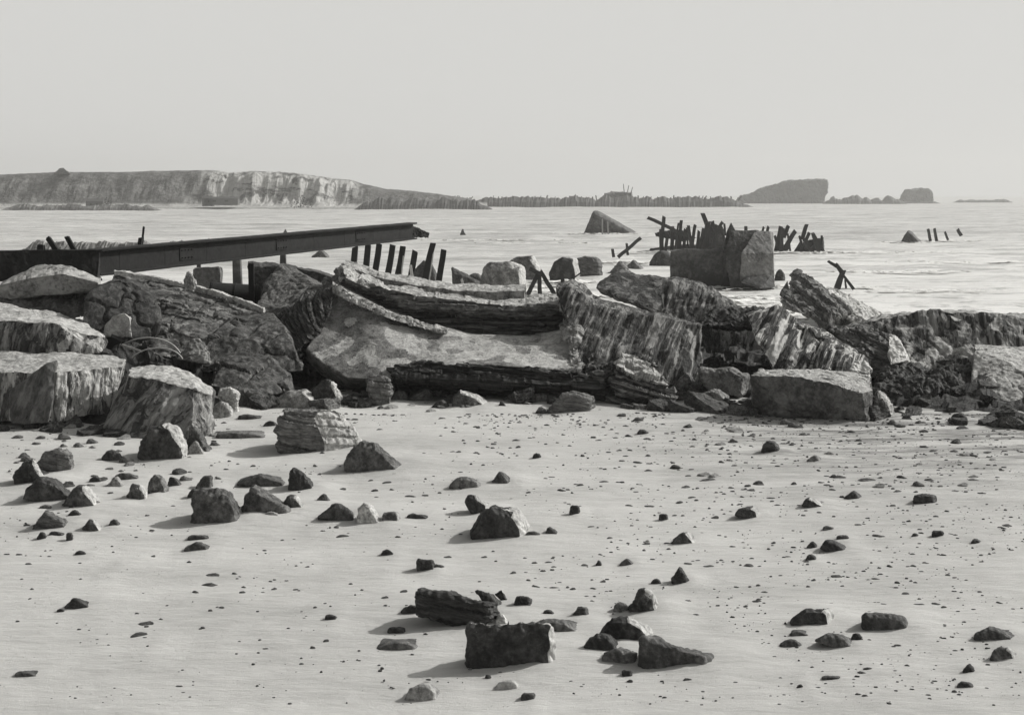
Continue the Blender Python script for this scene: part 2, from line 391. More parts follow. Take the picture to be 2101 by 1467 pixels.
block('masonry_block', 'block with gravelly top and dark fluted front, above the pale pitted block at left',
      [P(-60, 735, 23.6), P(120, 735, 23.4), P(212, 725, 23.6), P(-60, 650, 23.6), P(110, 662, 23.6), P(212, 692, 23.8), P(-60, 610, 26.5), P(100, 640, 26.2), P(165, 655, 25.8), P(218, 690, 25.0), P(-60, 700, 27), P(200, 720, 26)],
      stone_mat(0.05, 0.28, 0.49, RX(0, 8), (3, 3, 0.4), 2.6, 16, 0.05, bands=0.3), 0.045, amp=0.05, scale=2, rot=RX(0, 8), flute=0.09, fw=0.2, chip=0.006, fine=0.15, seed=3, top=0.55)
block('masonry_block', 'low grey slab at the left edge between the curved pale block and the gravelly block',
      [P(-60, 650, 27), P(150, 655, 27), P(195, 640, 27.5), P(-60, 598, 27.5), P(120, 590, 28), P(190, 600, 28), P(-60, 600, 30), P(170, 595, 30)],
      stone_mat(0.08, 0.25, 0.5, sc=3), 0.06, amp=0.08, scale=1.6, seed=4)
lblock('masonry_block', 'low curved pale concrete block under the left end of the girder',
       [[P(-30, 612, 27.3), P(110, 604, 27.3), P(205, 596, 27.3)], [P(-20, 590, 27.1), P(60, 570, 27.1), P(130, 562, 27.1), P(200, 580, 27.1)],
        [P(-10, 588, 27.6), P(65, 548, 27.6), P(105, 540, 27.6), P(150, 548, 27.6), P(205, 572, 27.6)], [P(40, 575, 28.6), P(105, 545, 28.6), P(205, 575, 28.6)], [P(40, 612, 28.6), P(205, 600, 28.6)]],
       stone_mat(0.16, 0.42, 0.45, sc=2.5, pits=0.4), 0.06, amp=0.04, scale=2, seed=5)
block('masonry_block', 'dark rough block below the girder, left of the long diagonal slab',
      [P(165, 690, 25), P(250, 700, 25), P(320, 690, 25.5), P(175, 615, 25.6), P(205, 590, 26), P(260, 575, 26.5), P(320, 610, 26), P(330, 660, 25.5), P(200, 590, 28), P(320, 600, 28), P(250, 690, 28)],
      stone_mat(0.035, 0.12, 0.54, RX(0, 12), (2, 2, 0.7), 4), 0.05, chip=.07, chs=1.4, amp=0.04, scale=1.3, seed=6)
block('masonry_slab', 'long dark slab sloping down to the right, its top edge a thin bright line',
      [P(215, 640, 26.8), P(205, 700, 26.0), P(330, 735, 25.4), P(540, 720, 25.4), P(232, 565, 28.5), P(250, 561, 29.0), P(400, 595, 28.5), P(538, 640, 27.5), P(545, 700, 26), P(260, 565, 30.2), P(410, 600, 30), P(540, 645, 29)],
      stone_mat(0.07, 0.28, 0.51, RX(0, -14), (1, 1, 1), 3.5), 0.05, chip=.04, chs=1.3, amp=0.04, scale=1.2, rot=RX(0, 14), course=0.3, brick=0.8, camp=0.06, seed=7)
slab7 = bpy.data.objects[-1] if False else [o for o in C.objects if o.get('label', '').startswith('long dark slab sloping')][0]
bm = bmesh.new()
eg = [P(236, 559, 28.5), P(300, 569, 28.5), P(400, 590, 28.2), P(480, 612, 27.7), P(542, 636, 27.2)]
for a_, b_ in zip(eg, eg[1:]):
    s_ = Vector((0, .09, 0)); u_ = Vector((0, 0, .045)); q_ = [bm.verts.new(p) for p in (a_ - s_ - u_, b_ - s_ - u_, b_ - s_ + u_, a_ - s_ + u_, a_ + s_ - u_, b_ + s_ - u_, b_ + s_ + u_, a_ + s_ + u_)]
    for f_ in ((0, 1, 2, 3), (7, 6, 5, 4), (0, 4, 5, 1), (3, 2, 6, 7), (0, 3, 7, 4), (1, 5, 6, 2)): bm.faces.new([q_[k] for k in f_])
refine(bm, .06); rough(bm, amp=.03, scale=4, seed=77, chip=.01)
tag(link('pale_edge', bm, stone_mat(.3, .6, .47, sc=5), slab7), 'thin bright edge along the top of the dark slab')  # pale strip set along the slab's upper edge
lblock('masonry_block', 'small rounded pale block standing upright in front of the dark rough block',
       [[Q(212, 700, 0.45), Q(270, 700, 0.45)], [P(214, 690, 24.8), P(268, 690, 24.8)], [P(216, 668, 24.8), P(232, 648, 24.8), P(255, 643, 24.8), P(267, 652, 24.8)], [P(218, 668, 25.4), P(255, 644, 25.4), P(268, 655, 25.4)], [P(218, 700, 25.4), P(268, 700, 25.4)]],
       stone_mat(0.2, 0.42, 0.46, sc=4), 0.03, amp=0.03, scale=3, seed=8)
block('masonry_block', 'dark lumpy boulder of masonry left of the central slab, nearest the foot rocks',
      [P(425, 800, 23.8), P(520, 812, 23.6), P(600, 805, 23.9), P(440, 740, 24.6), P(500, 718, 25), P(560, 740, 24.6), P(598, 770, 24.2), P(450, 735, 26), P(590, 760, 26), P(600, 800, 26), P(430, 800, 26)],
      stone_mat(0.06, 0.22, 0.52, RX(0, -30), (2, 2, 0.7), 4), 0.04, chip=.07, chs=1.5, amp=0.04, scale=1.5, seed=9)
block('masonry_block', 'dark sloping block behind the lumpy boulder, touching the end of the central slab',
      [P(400, 760, 24.6), P(560, 770, 24.6), P(430, 690, 25.2), P(470, 650, 26), P(560, 640, 26.4), P(600, 700, 25.2), P(620, 760, 24.8), P(470, 650, 28), P(600, 660, 28), P(600, 760, 28)],
      stone_mat(0.05, 0.2, 0.52, RX(0, 20), (2, 2, 0.7), 4), 0.05, chip=.06, chs=1.3, amp=0.04, scale=1.3, seed=10)
block('masonry_block', 'small grey wedge block beside the bent iron hoops',
      [P(362, 738, 24.2), P(430, 745, 24.0), P(395, 700, 24.5), P(408, 698, 24.5), P(425, 712, 24.4), P(400, 705, 25.2), P(425, 740, 25.2)],
      stone_mat(0.12, 0.3, 0.5, sc=4), 0.03, amp=0.05, scale=3, seed=11)
block('masonry_block', 'square grey wall fragment behind the girder, left of the rusted tank',
      [P(392, 595, 34), P(455, 598, 34), P(397, 552, 34), P(450, 548, 34), P(455, 560, 34.2), P(400, 550, 36), P(455, 552, 36), P(455, 598, 36), P(392, 598, 36)],
      stone_mat(0.14, 0.26, 0.48, sc=3), 0.07, amp=0.03, scale=2, seed=12)
lblock('masonry_wall', 'dark sloping wall behind the thin iron post, its flat top falling to the right',
       [[P(512, 640, 33), P(700, 640, 33)], [P(512, 545, 33), P(560, 545, 33), P(640, 556, 33), P(700, 575, 33)], [P(512, 538, 34.2), P(575, 541, 34.4), P(640, 552, 34.4), P(700, 570, 34.2)], [P(512, 540, 35), P(700, 574, 35)], [P(512, 640, 35), P(700, 640, 35)]],
       stone_mat(0.05, 0.15, 0.52, sc=2.5), 0.08, amp=0.06, scale=1.4, seed=13)
block('masonry_block', 'grey peaked block leaning against the left end of the central slab',
      [P(520, 690, 27.6), P(640, 700, 27.5), P(528, 625, 28.2), P(548, 575, 29), P(572, 546, 29.4), P(600, 552, 29.4), P(690, 600, 28.6), P(690, 640, 28), P(575, 550, 31), P(690, 600, 31), P(540, 690, 31)],
      stone_mat(0.08, 0.24, 0.51, RX(0, 38), (3, 3, 0.5), 3.5), 0.05, amp=0.07, scale=2, rot=RX(0, 38), flute=0.08, fw=0.22, chip=0.006, fine=0.15, seed=14)
block('masonry_slab', 'dark slab added as the shaded left face of the pale pitted block',
      [P(20, 872, 21.2), P(100, 868, 21.1), P(20, 800, 21.35), P(92, 748, 21.35), P(118, 738, 21.45), P(108, 820, 21.2), P(20, 800, 21.8), P(118, 742, 21.9), P(100, 864, 21.7)],
      stone_mat(0.07, 0.2, 0.5, RX(0, 15), (2, 2, 0.6), 3), 0.03, amp=0.03, scale=2, rot=RX(0, 15), flute=.04, fw=.25, seed=42)  # dark slab added to give the pitted block its shaded left face
# --- central slab
cs = [(686, 586), (720, 606), (780, 636), (860, 667), (960, 690), (1080, 692), (1183, 674)]
cb = [(628, 716), (662, 746), (712, 776), (780, 779), (850, 772), (930, 748), (1060, 752), (1187, 762)]
lblock('masonry_slab', 'great curved plastered slab at the centre, its smooth grey face tilted to the sky',
       [[P(x, y, d) for (x, y), d in zip(cb, (25.4, 25.0, 24.6, 24.35, 24.25, 24.2, 24.2, 24.2))],
        [P(x, y, max(25.15, 26.15 - (x - 670) / 110)) for x, y in ((664, 655), (712, 690), (770, 706), (855, 722), (945, 722), (1070, 722), (1185, 716))],
        [P(x, y, d) for (x, y), d in zip(cs, (26.9, 26.6, 26.3, 26.15, 26.1, 26.05, 25.9))],
        [P(x + 14, y - 8, 27.6) for x, y in cs],
        [P(x + 14, y + 60, 27.7) for x, y in cs],
        [P(x + 2, y + 26, 25.6) for x, y in cb]],
       stone_mat(0.12, 0.27, 0.48, sc=4.5, grain=30, bd=0.03, pits=0.7, wet=.85, bigw=0.02), 0.04, shade=True, amp=0.02, scale=1.6, chip=.012, fine=0.3, seed=15, top=0.9)
block('masonry_block', 'dark end of thin slanting brick courses, forming the left end of the central slab',
      [P(545, 668, 26.30), P(553, 695, 26.00), P(608, 722, 25.35), P(640, 690, 25.65), P(676, 646, 25.90), P(592, 626, 27.10), P(640, 598, 27.20), P(682, 586, 26.80), P(692, 596, 26.70), P(600, 630, 28.20), P(690, 600, 28.00), P(660, 720, 27.30), P(560, 700, 27.80)],
      stone_mat(0.05, 0.22, 0.52, RX(0, 38), (0.5, 0.5, 5), 3, 16, 0.04, lines=0.5), 0.032, amp=0.04, scale=2, rot=RX(10, 40), course=0.085, brick=0.5, camp=0.11, seed=16)
slab15 = [o for o in C.objects if o.get('label', '').startswith('great curved plastered')][0]
bm = bmesh.new(); q_ = []
rim = [(683, 583, 26.75), (700, 594, 26.6), (722, 607, 26.45), (752, 621, 26.3), (790, 640, 26.15), (830, 654, 26.05), (875, 668, 26.0), (915, 678, 25.98)]
for k_, (x_, y_, d_) in enumerate(rim):
    w_ = 15 * (1 - k_ / 8.5) + 3
    q_.append([bm.verts.new(p) for p in (P(x_, y_ - 4, d_ - .05), P(x_ + 2, y_ + w_, d_ - .22), P(x_ + 2, y_ + w_, d_ + .1), P(x_, y_ - 4, d_ + .3))])
for a_, b_ in zip(q_, q_[1:]):
    for j_ in range(4): bm.faces.new((a_[j_], a_[(j_ + 1) % 4], b_[(j_ + 1) % 4], b_[j_]))
bm.faces.new(q_[0]); bm.faces.new(q_[-1][::-1])
refine(bm, .045); rough(bm, amp=.035, scale=4, seed=78, chip=.03, chs=5)
tag(link('broken_rim', bm, stone_mat(.16, .5, .48, sc=6), slab15), 'crumbling pale rim along the upper left edge of the slab')
def rail(pts, dd, dy=0): return [P(x, y + dy, d + dd) for x, y, d in pts]
t3b = [(698, 596, 27.2), (760, 630, 27.1), (860, 668, 27.0), (960, 696, 27.0), (1080, 698, 27.0), (1182, 676, 27.0)]
t3t = [(712, 578, 27.5), (780, 608, 27.4), (860, 630, 27.3), (960, 644, 27.3), (1070, 648, 27.2), (1160, 634, 27.2)]
t2t = [(704, 556, 27.6), (760, 583, 27.3), (840, 602, 27.15), (940, 616, 27.1), (1060, 626, 27.1), (1150, 622, 27.1)]
lblock('masonry_slab', 'dark recessed brick courses just above the plastered face of the central slab',
       [rail(t3b, 0, 20), rail(t3b, 0, 0), rail(t3t, 0, 0), rail(t3t, 1.5, -4), rail(t3t, 1.5, 60), rail(t3b, 1.2, 60)],
       stone_mat(0.05, 0.26, 0.5, RX(4, 1), (0.4, 0.4, 5), 3, 16, 0.05, lines=0.7), 0.034, amp=0.04, scale=2, rot=RX(0, 2), course=0.1, brick=0.6, camp=0.2, seed=17)
lblock('masonry_slab', 'grey ledge of masonry with a pale top below the curved parapet',
       [rail(t3t, -.25, 3), rail(t3t, -.3, -6), rail(t2t, -.1, 0), rail(t2t, .05, -3), rail(t2t, 1.6, -18), rail(t2t, 1.6, 40), rail(t3t, .9, 30)],
       stone_mat(0.07, 0.28, 0.5, RX(4, 1), (0.6, 0.6, 2.5), 3, 18, 0.04, lines=0.3), 0.034, amp=0.05, scale=2, rot=RX(0, 2), course=0.14, brick=0.5, camp=0.08, seed=39, top=.75)
q0 = [(706, 566, 28.4), (760, 586, 28.3), (840, 606, 28.2), (940, 618, 28.1), (1020, 620, 28.0), (1078, 612, 28.0)]
q1 = [(708, 545, 28.4), (735, 553, 28.3), (790, 570, 28.2), (860, 583, 28.1), (940, 593, 28.05), (1010, 596, 28.0), (1078, 592, 28.0)]
lblock('parapet', 'long curved parapet kerb with pale top running along the upper edge of the central slab',
       [rail(q0, 0, 22), rail(q0, -0.05, 0), rail(q1, 0, 3), rail(q1, 0.12, -2), rail(q1, 0.7, -12), rail(q1, 0.75, 30)],
       stone_mat(0.09, 0.34, 0.48, RX(0, 3), (0.9, 0.9, 1), 4, 18, 0.03), 0.04, n=60, cat='parapet', amp=0.035, scale=2.4, rot=RX(0, 0), flute=.05, fw=.2, chip=.02, seed=18, top=0.6)
block('masonry_block', 'broken left corner rising where the parapet meets the stepped layers',
      [P(655, 640, 27.6), P(690, 590, 27.4), P(696, 548, 28.2), P(712, 538, 28.6), P(740, 556, 28.6), P(745, 585, 27.8), P(720, 610, 27.2), P(640, 620, 28), P(715, 545, 29.6), P(650, 620, 29.4), P(740, 600, 29.2)],
      stone_mat(0.08, 0.26, 0.5, RX(0, 38), (2.5, 2.5, 0.6), 4), 0.045, amp=0.07, scale=2.2, rot=RX(0, 40), course=0.16, brick=0.5, camp=0.09, seed=19, top=0.8)
lblock('brick_plinth', 'dark brick plinth under the plastered slab, its thin courses stepped and broken',
       [[Q(800, 806, -0.05), Q(900, 814, -0.05), Q(1060, 818, -0.05), Q(1225, 820, -0.05)], [P(805, 775, 24.0), P(900, 775, 24.0), P(1060, 790, 23.9), P(1222, 795, 23.8)],
        [P(815, 745, 24.2), P(880, 738, 24.2), P(960, 742, 24.2), P(1060, 752, 24.1), P(1180, 764, 24.0), P(1222, 768, 24.0)], [P(815, 735, 25), P(960, 738, 25), P(1220, 764, 25)], [P(810, 790, 25.2), P(1220, 790, 25.2)]],
       stone_mat(0.04, 0.15, 0.53, RX(0, 3), (0.5, 0.5, 5), 3, 16, 0.04, lines=0.6), 0.032, n=50, cat='brick plinth', amp=0.05, scale=2.2, rot=RX(0, 3), course=0.1, brick=0.4, camp=0.16, seed=20)
block('masonry_block', 'bright ragged end piece at the right end of the plastered slab',
      [P(1168, 762, 24.25), P(1188, 764, 24.2), P(1186, 668, 25.6), P(1170, 660, 25.8), P(1150, 612, 26.8), P(1165, 608, 27.0), P(1186, 640, 26.6), P(1188, 660, 27.2), P(1184, 750, 26), P(1150, 640, 28)],
      stone_mat(0.12, 0.42, 0.47, RX(0, 3), (1, 1, 2), 4), 0.035, amp=0.06, scale=3, course=0.12, brick=0.3, camp=0.09, seed=21)
# --- between centre and right
block('brick_pile', 'stepped pile of tilted brick courses with bright sunlit edges, right of the brick plinth',
      [Q(1265, 832), Q(1330, 836), Q(1372, 826), P(1262, 750, 23.6), P(1290, 738, 24), P(1325, 745, 23.9), P(1368, 790, 23.4), P(1385, 815, 23.3), P(1270, 735, 25), P(1335, 748, 25), P(1385, 800, 24.8), P(1265, 830, 25)],
      stone_mat(0.08, 0.38, 0.49, RX(0, 14), (0.5, 0.5, 5), 3, 16, 0.04, lines=0.5), 0.028, cat='brick pile', amp=0.05, scale=2.4, rot=RX(0, 16), course=0.1, brick=0.3, camp=0.18, seed=22, top=0.75)
block('brick_pile', 'leaning shelf of thin bricks between the plastered slab and the tilted brick pile',
      [P(1196, 745, 24.8), P(1200, 800, 24.2), P(1262, 830, 23.8), P(1270, 760, 24.2), P(1225, 722, 25.2), P(1262, 708, 25.4), P(1280, 720, 25.2), P(1262, 710, 26.4), P(1200, 740, 26.2), P(1275, 830, 25)],
      stone_mat(0.06, 0.26, 0.5, RX(0, -22), (0.5, 0.5, 5), 3, 16, 0.04, lines=0.5), 0.03, cat='brick pile', amp=0.05, scale=2.4, rot=RX(0, -24), course=0.12, brick=0.45, camp=0.14, seed=23)
block('masonry_block', 'upright dark brick stub standing just right of the plinth',
      [Q(1212, 822), Q(1242, 826), P(1214, 762, 23.7), P(1240, 764, 23.6), P(1216, 760, 24.3), P(1244, 762, 24.3), P(1244, 820, 24.3)],
      stone_mat(0.06, 0.22, 0.5, RX(0, 0), (0.6, 0.6, 4), 3, lines=0.4), 0.028, amp=0.04, scale=3, course=0.1, brick=0.3, camp=0.08, seed=24)
lblock('masonry_block', 'long grey streaked block between the plastered slab and the dark hollow',
       [[P(1188, 745, 25.0), P(1250, 765, 24.8), P(1350, 792, 24.6), P(1440, 795, 24.6)], [P(1165, 660, 25.6), P(1230, 690, 25.3), P(1330, 720, 25.1), P(1442, 730, 25.1)],
        [P(1142, 590, 26.4), P(1168, 585, 26.3), P(1220, 625, 26.0), P(1300, 642, 25.8), P(1380, 655, 25.7), P(1440, 668, 25.6)], [P(1150, 580, 27.0), P(1176, 572, 27.1), P(1235, 612, 26.8), P(1310, 635, 26.5), P(1380, 647, 26.4), P(1436, 661, 26.2)],
        [P(1150, 640, 29.5), P(1300, 660, 29), P(1436, 690, 28.6)], [P(1180, 780, 28), P(1436, 790, 27)]],
       stone_mat(0.06, 0.28, 0.51, A5, (3.2, 3.2, 0.35), 3, 14, 0.05, bands=0.35), 0.038, n=40, amp=0.06, scale=1.8, rot=A5, flute=0.06, fw=0.22, chip=0.006, fine=0.15, seed=25)
block('masonry_block', 'black rough block standing in the wash behind the long grey streaked block',
      [P(1222, 590, 50), P(1240, 595, 49.6), P(1305, 622, 49.4), P(1350, 650, 48.6), P(1400, 670, 48), P(1245, 572, 51), P(1272, 556, 52), P(1310, 562, 52), P(1372, 574, 51), P(1400, 600, 50), P(1272, 558, 55), P(1372, 574, 55), P(1350, 648, 55)],
      stone_mat(0.03, 0.12, 0.54, RX(0, 10), (2, 2, 0.3), 1.6, 8, 0.1, bands=0.2), 0.09, amp=0.14, scale=.8, rot=RX(0, 12), flute=0.1, fw=0.5, chip=0.006, fine=0.15, seed=26)
block('masonry_block', 'dark hatched block to the left of the bright wash, below the sunken bunker',
      [P(1345, 690, 31), P(1440, 775, 30.5), P(1580, 775, 30.5), P(1560, 660, 31), P(1365, 578, 32.5), P(1382, 570, 32.8), P(1420, 572, 32.8), P(1455, 590, 32.2), P(1478, 618, 31.8), P(1480, 660, 31), P(1385, 575, 35), P(1460, 592, 34.5), P(1480, 680, 33), P(1350, 690, 34)],
      stone_mat(0.06, 0.24, 0.51, A7, (3, 3, 0.35), 2.6, 14, 0.06, bands=0.3), 0.05, amp=0.09, scale=1.6, rot=A7, flute=0.06, fw=0.2, chip=0.006, fine=0.15, seed=27)
lblock('masonry_block', 'wide fluted block with bright gaps between its dark ribs, sloping down towards the right',
       [[P(1600, 775, 25.2), P(1690, 775, 25.0), P(1778, 772, 24.9)], [P(1545, 690, 25.8), P(1640, 722, 25.5), P(1784, 752, 25.1)],
        [P(1535, 648, 26.6), P(1560, 640, 26.7), P(1596, 628, 26.8), P(1640, 664, 26.4), P(1700, 692, 26.0), P(1788, 740, 25.5)],
        [P(1535, 642, 28.6), P(1600, 630, 28.5), P(1640, 658, 28.0), P(1788, 730, 26.8)], [P(1600, 770, 30), P(1785, 770, 29)]],
       stone_mat(0.045, 0.3, 0.52, A8, (4.5, 4.5, 0.28), 2.4, 14, 0.06, bands=1.0), 0.036, n=40, amp=0.05, scale=1.8, rot=A8, flute=0.10, fw=0.22, chip=0.006, fine=0.15, seed=28)
block('masonry_block', 'dark lintel block roofing the black hollow right of the long grey block',
      [P(1425, 668, 27.4), P(1550, 672, 27.0), P(1440, 655, 27.6), P(1470, 636, 28.0), P(1540, 634, 28.0), P(1590, 650, 27.6), P(1470, 634, 30), P(1590, 636, 30), P(1590, 680, 29), P(1430, 668, 30)],
      stone_mat(0.04, 0.14, 0.54, RX(0, 20), (3, 3, 0.4), 3), 0.04, amp=0.07, scale=2, rot=RX(0, 24), flute=0.14, fw=0.17, seed=29)
block('masonry_block', 'round-topped smooth block standing on the sand below the fluted block, its front mottled grey',
      [Q(1545, 846), Q(1620, 858), Q(1700, 862), Q(1780, 862), P(1540, 770, 22.3), P(1560, 762, 22.4), P(1640, 772, 22.1), P(1720, 790, 21.9), P(1770, 806, 21.8), P(1788, 802, 22.2), P(1600, 757, 24.0), P(1690, 757, 24.3), P(1786, 768, 24.3), P(1792, 830, 22.6), P(1792, 850, 24), P(1545, 840, 24)],
      stone_mat(0.07, 0.2, 0.5, sc=2.2, pits=0.3, bd=0.03), 0.032, amp=0.035, scale=2, seed=30, top=.7, course=0.6, brick=0.45, camp=0.03)
block('boulder', 'pointed layered rock in the wash, right of the bright foam',
      [P(1598, 612, 45), P(1604, 628, 44.5), P(1700, 665, 43.5), P(1722, 645, 44), P(1625, 572, 47), P(1636, 562, 47.5), P(1660, 572, 47), P(1686, 598, 46), P(1740, 640, 46), P(1640, 566, 50), P(1700, 600, 50), P(1740, 660, 48)],
      stone_mat(0.07, 0.26, 0.5, RX(0, 42), (0.5, 0.5, 4), 1.6), 0.075, cat='boulder', amp=0.1, scale=1.4, rot=RX(0, 48), course=0.28, brick=2, camp=0.2, seed=31)
block('boulder', 'whitish flank of rock washed by foam, sloping down right of the pointed layered rock',
      [P(1690, 600, 46.8), P(1720, 650, 45.5), P(1790, 668, 45), P(1808, 650, 46), P(1760, 615, 47), P(1710, 590, 47.8), P(1720, 600, 50), P(1800, 648, 49), P(1720, 670, 47)],
      stone_mat(0.3, 0.62, 0.47, RX(0, 40), (0.5, 0.5, 4), 1.6), 0.08, cat='boulder', amp=0.1, scale=1.4, rot=RX(0, 44), course=0.3, brick=2, camp=0.15, seed=32)
block('boulder', 'bright white lump added as sunlit patch among the ribs of the fluted block',
      [P(1640, 722, 25.9), P(1650, 700, 26.1), P(1672, 694, 26.1), P(1690, 712, 25.9), P(1684, 728, 25.7), P(1655, 700, 26.6), P(1685, 725, 26.6)],
      stone_mat(0.4, 0.65, 0.45, sc=4), 0.03, cat='boulder', amp=0.06, scale=3, seed=40)  # added lump: sun on the ribs modelled as a white body
block('boulder', 'white lump added as bright spot at the lower right tip of the fluted block',
      [P(1745, 762, 24.6), P(1755, 742, 24.8), P(1775, 740, 24.8), P(1788, 758, 24.6), P(1780, 768, 24.5), P(1760, 744, 25.3), P(1785, 762, 25.2)],
      stone_mat(0.4, 0.65, 0.45, sc=4), 0.03, cat='boulder', amp=0.06, scale=3, seed=41)  # second added lump, for the bright spot at the tip
# --- right group
lblock('masonry_wall', 'long dark fluted wall at the right edge with the sea behind it',
       [[P(1740, 760, 26.6), P(1900, 762, 26), P(2480, 760, 25.4)], [P(1735, 705, 27), P(1900, 700, 26.8), P(2480, 712, 26)],
        [P(1715, 680, 27.6), P(1790, 656, 27.6), P(1850, 645, 27.5), P(1980, 640, 27.3), P(2060, 650, 27.1), P(2490, 654, 26.9)], [P(1720, 678, 30), P(1850, 645, 30.5), P(2490, 655, 30)], [P(1720, 760, 31), P(2490, 760, 31)]],
       stone_mat(0.06, 0.3, 0.51, AR, (3.4, 3.4, 0.35), 2.4, 14, 0.06, bands=0.35), 0.042, n=44, amp=0.09, scale=1.6, rot=AR, flute=0.08, fw=0.2, chip=0.006, fine=0.15, seed=33, top=0.9)
block('masonry_block', 'grey rounded flank of masonry with a bright broken tip, left of the fluted wall',
      [P(1710, 720, 26.6), P(1790, 775, 25.3), P(1850, 765, 25.3), P(1700, 672, 27.6), P(1770, 676, 27.0), P(1826, 690, 26.6), P(1852, 720, 26.0), P(1862, 748, 25.7), P(1700, 672, 29), P(1830, 690, 28.5), P(1860, 760, 28)],
      stone_mat(0.07, 0.22, 0.51, RX(0, 30), (0.6, 0.6, 3), 3), 0.038, amp=0.08, scale=2, rot=RX(0, 30), course=0.2, brick=0.6, camp=0.09, seed=34)
block('boulder', 'bright white wedge of stone leaning on the rounded flank',
      [P(1822, 690, 25.9), P(1828, 684, 26.0), P(1850, 706, 25.7), P(1864, 740, 25.3), P(1828, 748, 25.2), P(1840, 690, 26.6), P(1866, 745, 26.2), P(1830, 745, 26.2)],
      stone_mat(0.4, 0.65, 0.45, sc=4), 0.03, cat='boulder', amp=0.04, scale=3, seed=35)
block('masonry_block', 'smooth grey angular block at the right edge in front of the fluted wall',
      [P(1995, 790, 24.2), P(2060, 822, 23.6), P(2130, 835, 23.4), P(2000, 720, 25.0), P(2030, 728, 24.8), P(2140, 780, 24), P(2000, 706, 26.2), P(2140, 712, 26.4), P(2140, 800, 27), P(1998, 780, 27)],
      stone_mat(0.12, 0.27, 0.48, sc=2.5), 0.04, amp=0.04, scale=1.8, seed=36, top=.55)
block('boulder', 'low dark boulder in the rubble at the foot of the fluted wall',
      [P(1800, 800, 24), P(1925, 810, 23.8), P(1820, 760, 24.6), P(1870, 745, 25), P(1930, 770, 24.6), P(1870, 750, 26), P(1930, 800, 26), P(1800, 790, 26)],
      stone_mat(0.04, 0.14, 0.53, sc=3), 0.04, cat='boulder', amp=0.12, scale=2, seed=37)
block('boulder', 'dark flattened boulder lying left of the smooth grey angular block',
      [P(1900, 800, 24), P(2010, 812, 23.8), P(1920, 765, 24.6), P(1995, 752, 25), P(1950, 752, 26), P(2010, 800, 26), P(1905, 790, 26)],
      stone_mat(0.04, 0.14, 0.53, sc=3), 0.04, cat='boulder', amp=0.12, scale=2, seed=38)
# ------------------------------------------------------------------ boulders and stones by outline
SIL = {
 'dome': [(0, 0), (.06, .35), (.22, .78), (.45, 1), (.68, .92), (.88, .55), (1, 0)],
 'block': [(0, 0), (.02, .75), (.1, .95), (.4, 1), (.85, .93), (.96, .8), (1, 0)],
 'wedge': [(0, .0), (.03, .5), (.15, .95), (.3, 1), (.6, .7), (1, 0)],
 'ridge': [(0, 0), (.2, .3), (.5, 1), (.62, .95), (.8, .4), (1, 0)],
 'slab': [(0, 0), (.05, .7), (.3, 1), (.7, .8), (1, .2), (1, 0)],
 'pyr': [(0, 0), (.1, .3), (.42, 1), (.52, .98), (1, 0)],
 'trap': [(0, 0), (.2, .55), (.42, 1), (.9, .95), (1, 0)],
}
DK, MD, PL = (0.035, 0.1), (0.07, 0.2), (0.25, 0.5)
scount = [0]
def stone(name, label, x0, x1, y0, y1, sil='dome', tone=DK, t=0.8, pale=False, cat='stone', group='stones scattered on the beach', z=0.0, layered=False, rf=None):
    scount[0] += 1; sd_ = scount[0] + 50
    d0 = ddist(y1, z); w = (x1 - x0) / F * d0; h = (y1 - y0) / F * d0
    th = w * t; dm = d0 + th * 0.35
    s = SIL[sil] if isinstance(sil, str) else sil
    pts = []
    rr = random.Random(sd_)
    if rf is None: rf = 0.14 if pale else 0.1
    for lay, (l0, l1, kh, yy) in enumerate(((0.05, 1 - rf, .84, 0.0), (0.0, 1 - rf * .7, 1.0, .12), (.03, 1.0, 1.0, .42), (.12, .97, .93, .95))):
        dd = d0 + th * yy
        for (u, v) in s:
            u2 = l0 + (l1 - l0) * u + rr.uniform(-.015, .015); v2 = v * kh * (1 - (.05 if lay == 0 else 0))
            a = P(x0 + u2 * (x1 - x0), y1 - v2 * (y1 - y0), dd)
            if v < .02: a.z = z
            a.z = max(a.z, z) if v > .02 else z - .08 * h - .02
            pts.append(a)
    bm = hull(pts); bmesh.ops.remove_doubles(bm, verts=bm.verts, dist=.02 * w)
    bmesh.ops.dissolve_limit(bm, angle_limit=R(4), verts=bm.verts, edges=bm.edges); L = max(0.012, d0 * 0.0016); L = min(L, w / 7)
    refine(bm, L)
    kt = [.9, 1.0, 1.3, 1.7, 1.1][sd_ % 5]
    mats = [stone_mat(tone[0] * kt, tone[1] * kt, 0.5, RX(0, 10 if layered else 0), (0.6, 0.6, 3) if layered else (1, 1, 1), 5 if w < 1 else 3, 22, 0.02, 0.7)]
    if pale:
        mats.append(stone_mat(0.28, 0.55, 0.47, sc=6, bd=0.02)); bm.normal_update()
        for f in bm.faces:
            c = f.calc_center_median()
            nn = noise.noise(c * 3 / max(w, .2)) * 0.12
            if f.normal.x + 0.35 * f.normal.z + nn > 0.5: f.material_index = 1  # sunlight painted on sunward faces; a few are true pale breaks
    soften(bm, 2)
    rough(bm, amp=min(0.12 * h, 0.05) + 0.004, scale=1.2 / max(w, 0.12) + 1.2, seed=sd_, course=(0.2 * h if layered else 0), brick=0.6 * w, chip=min(.025 * h, .02), camp=0.07 * h if layered else 0, rot=RX(0, 10 if layered else 0))
    if z == 0.0: DRIFT.append((P((x0 + x1) / 2, y1, d0).x, d0 + th * .4, w, h, th))
    o = link(name, bm, mats); tag(o, label, cat, group); return o
st = stone
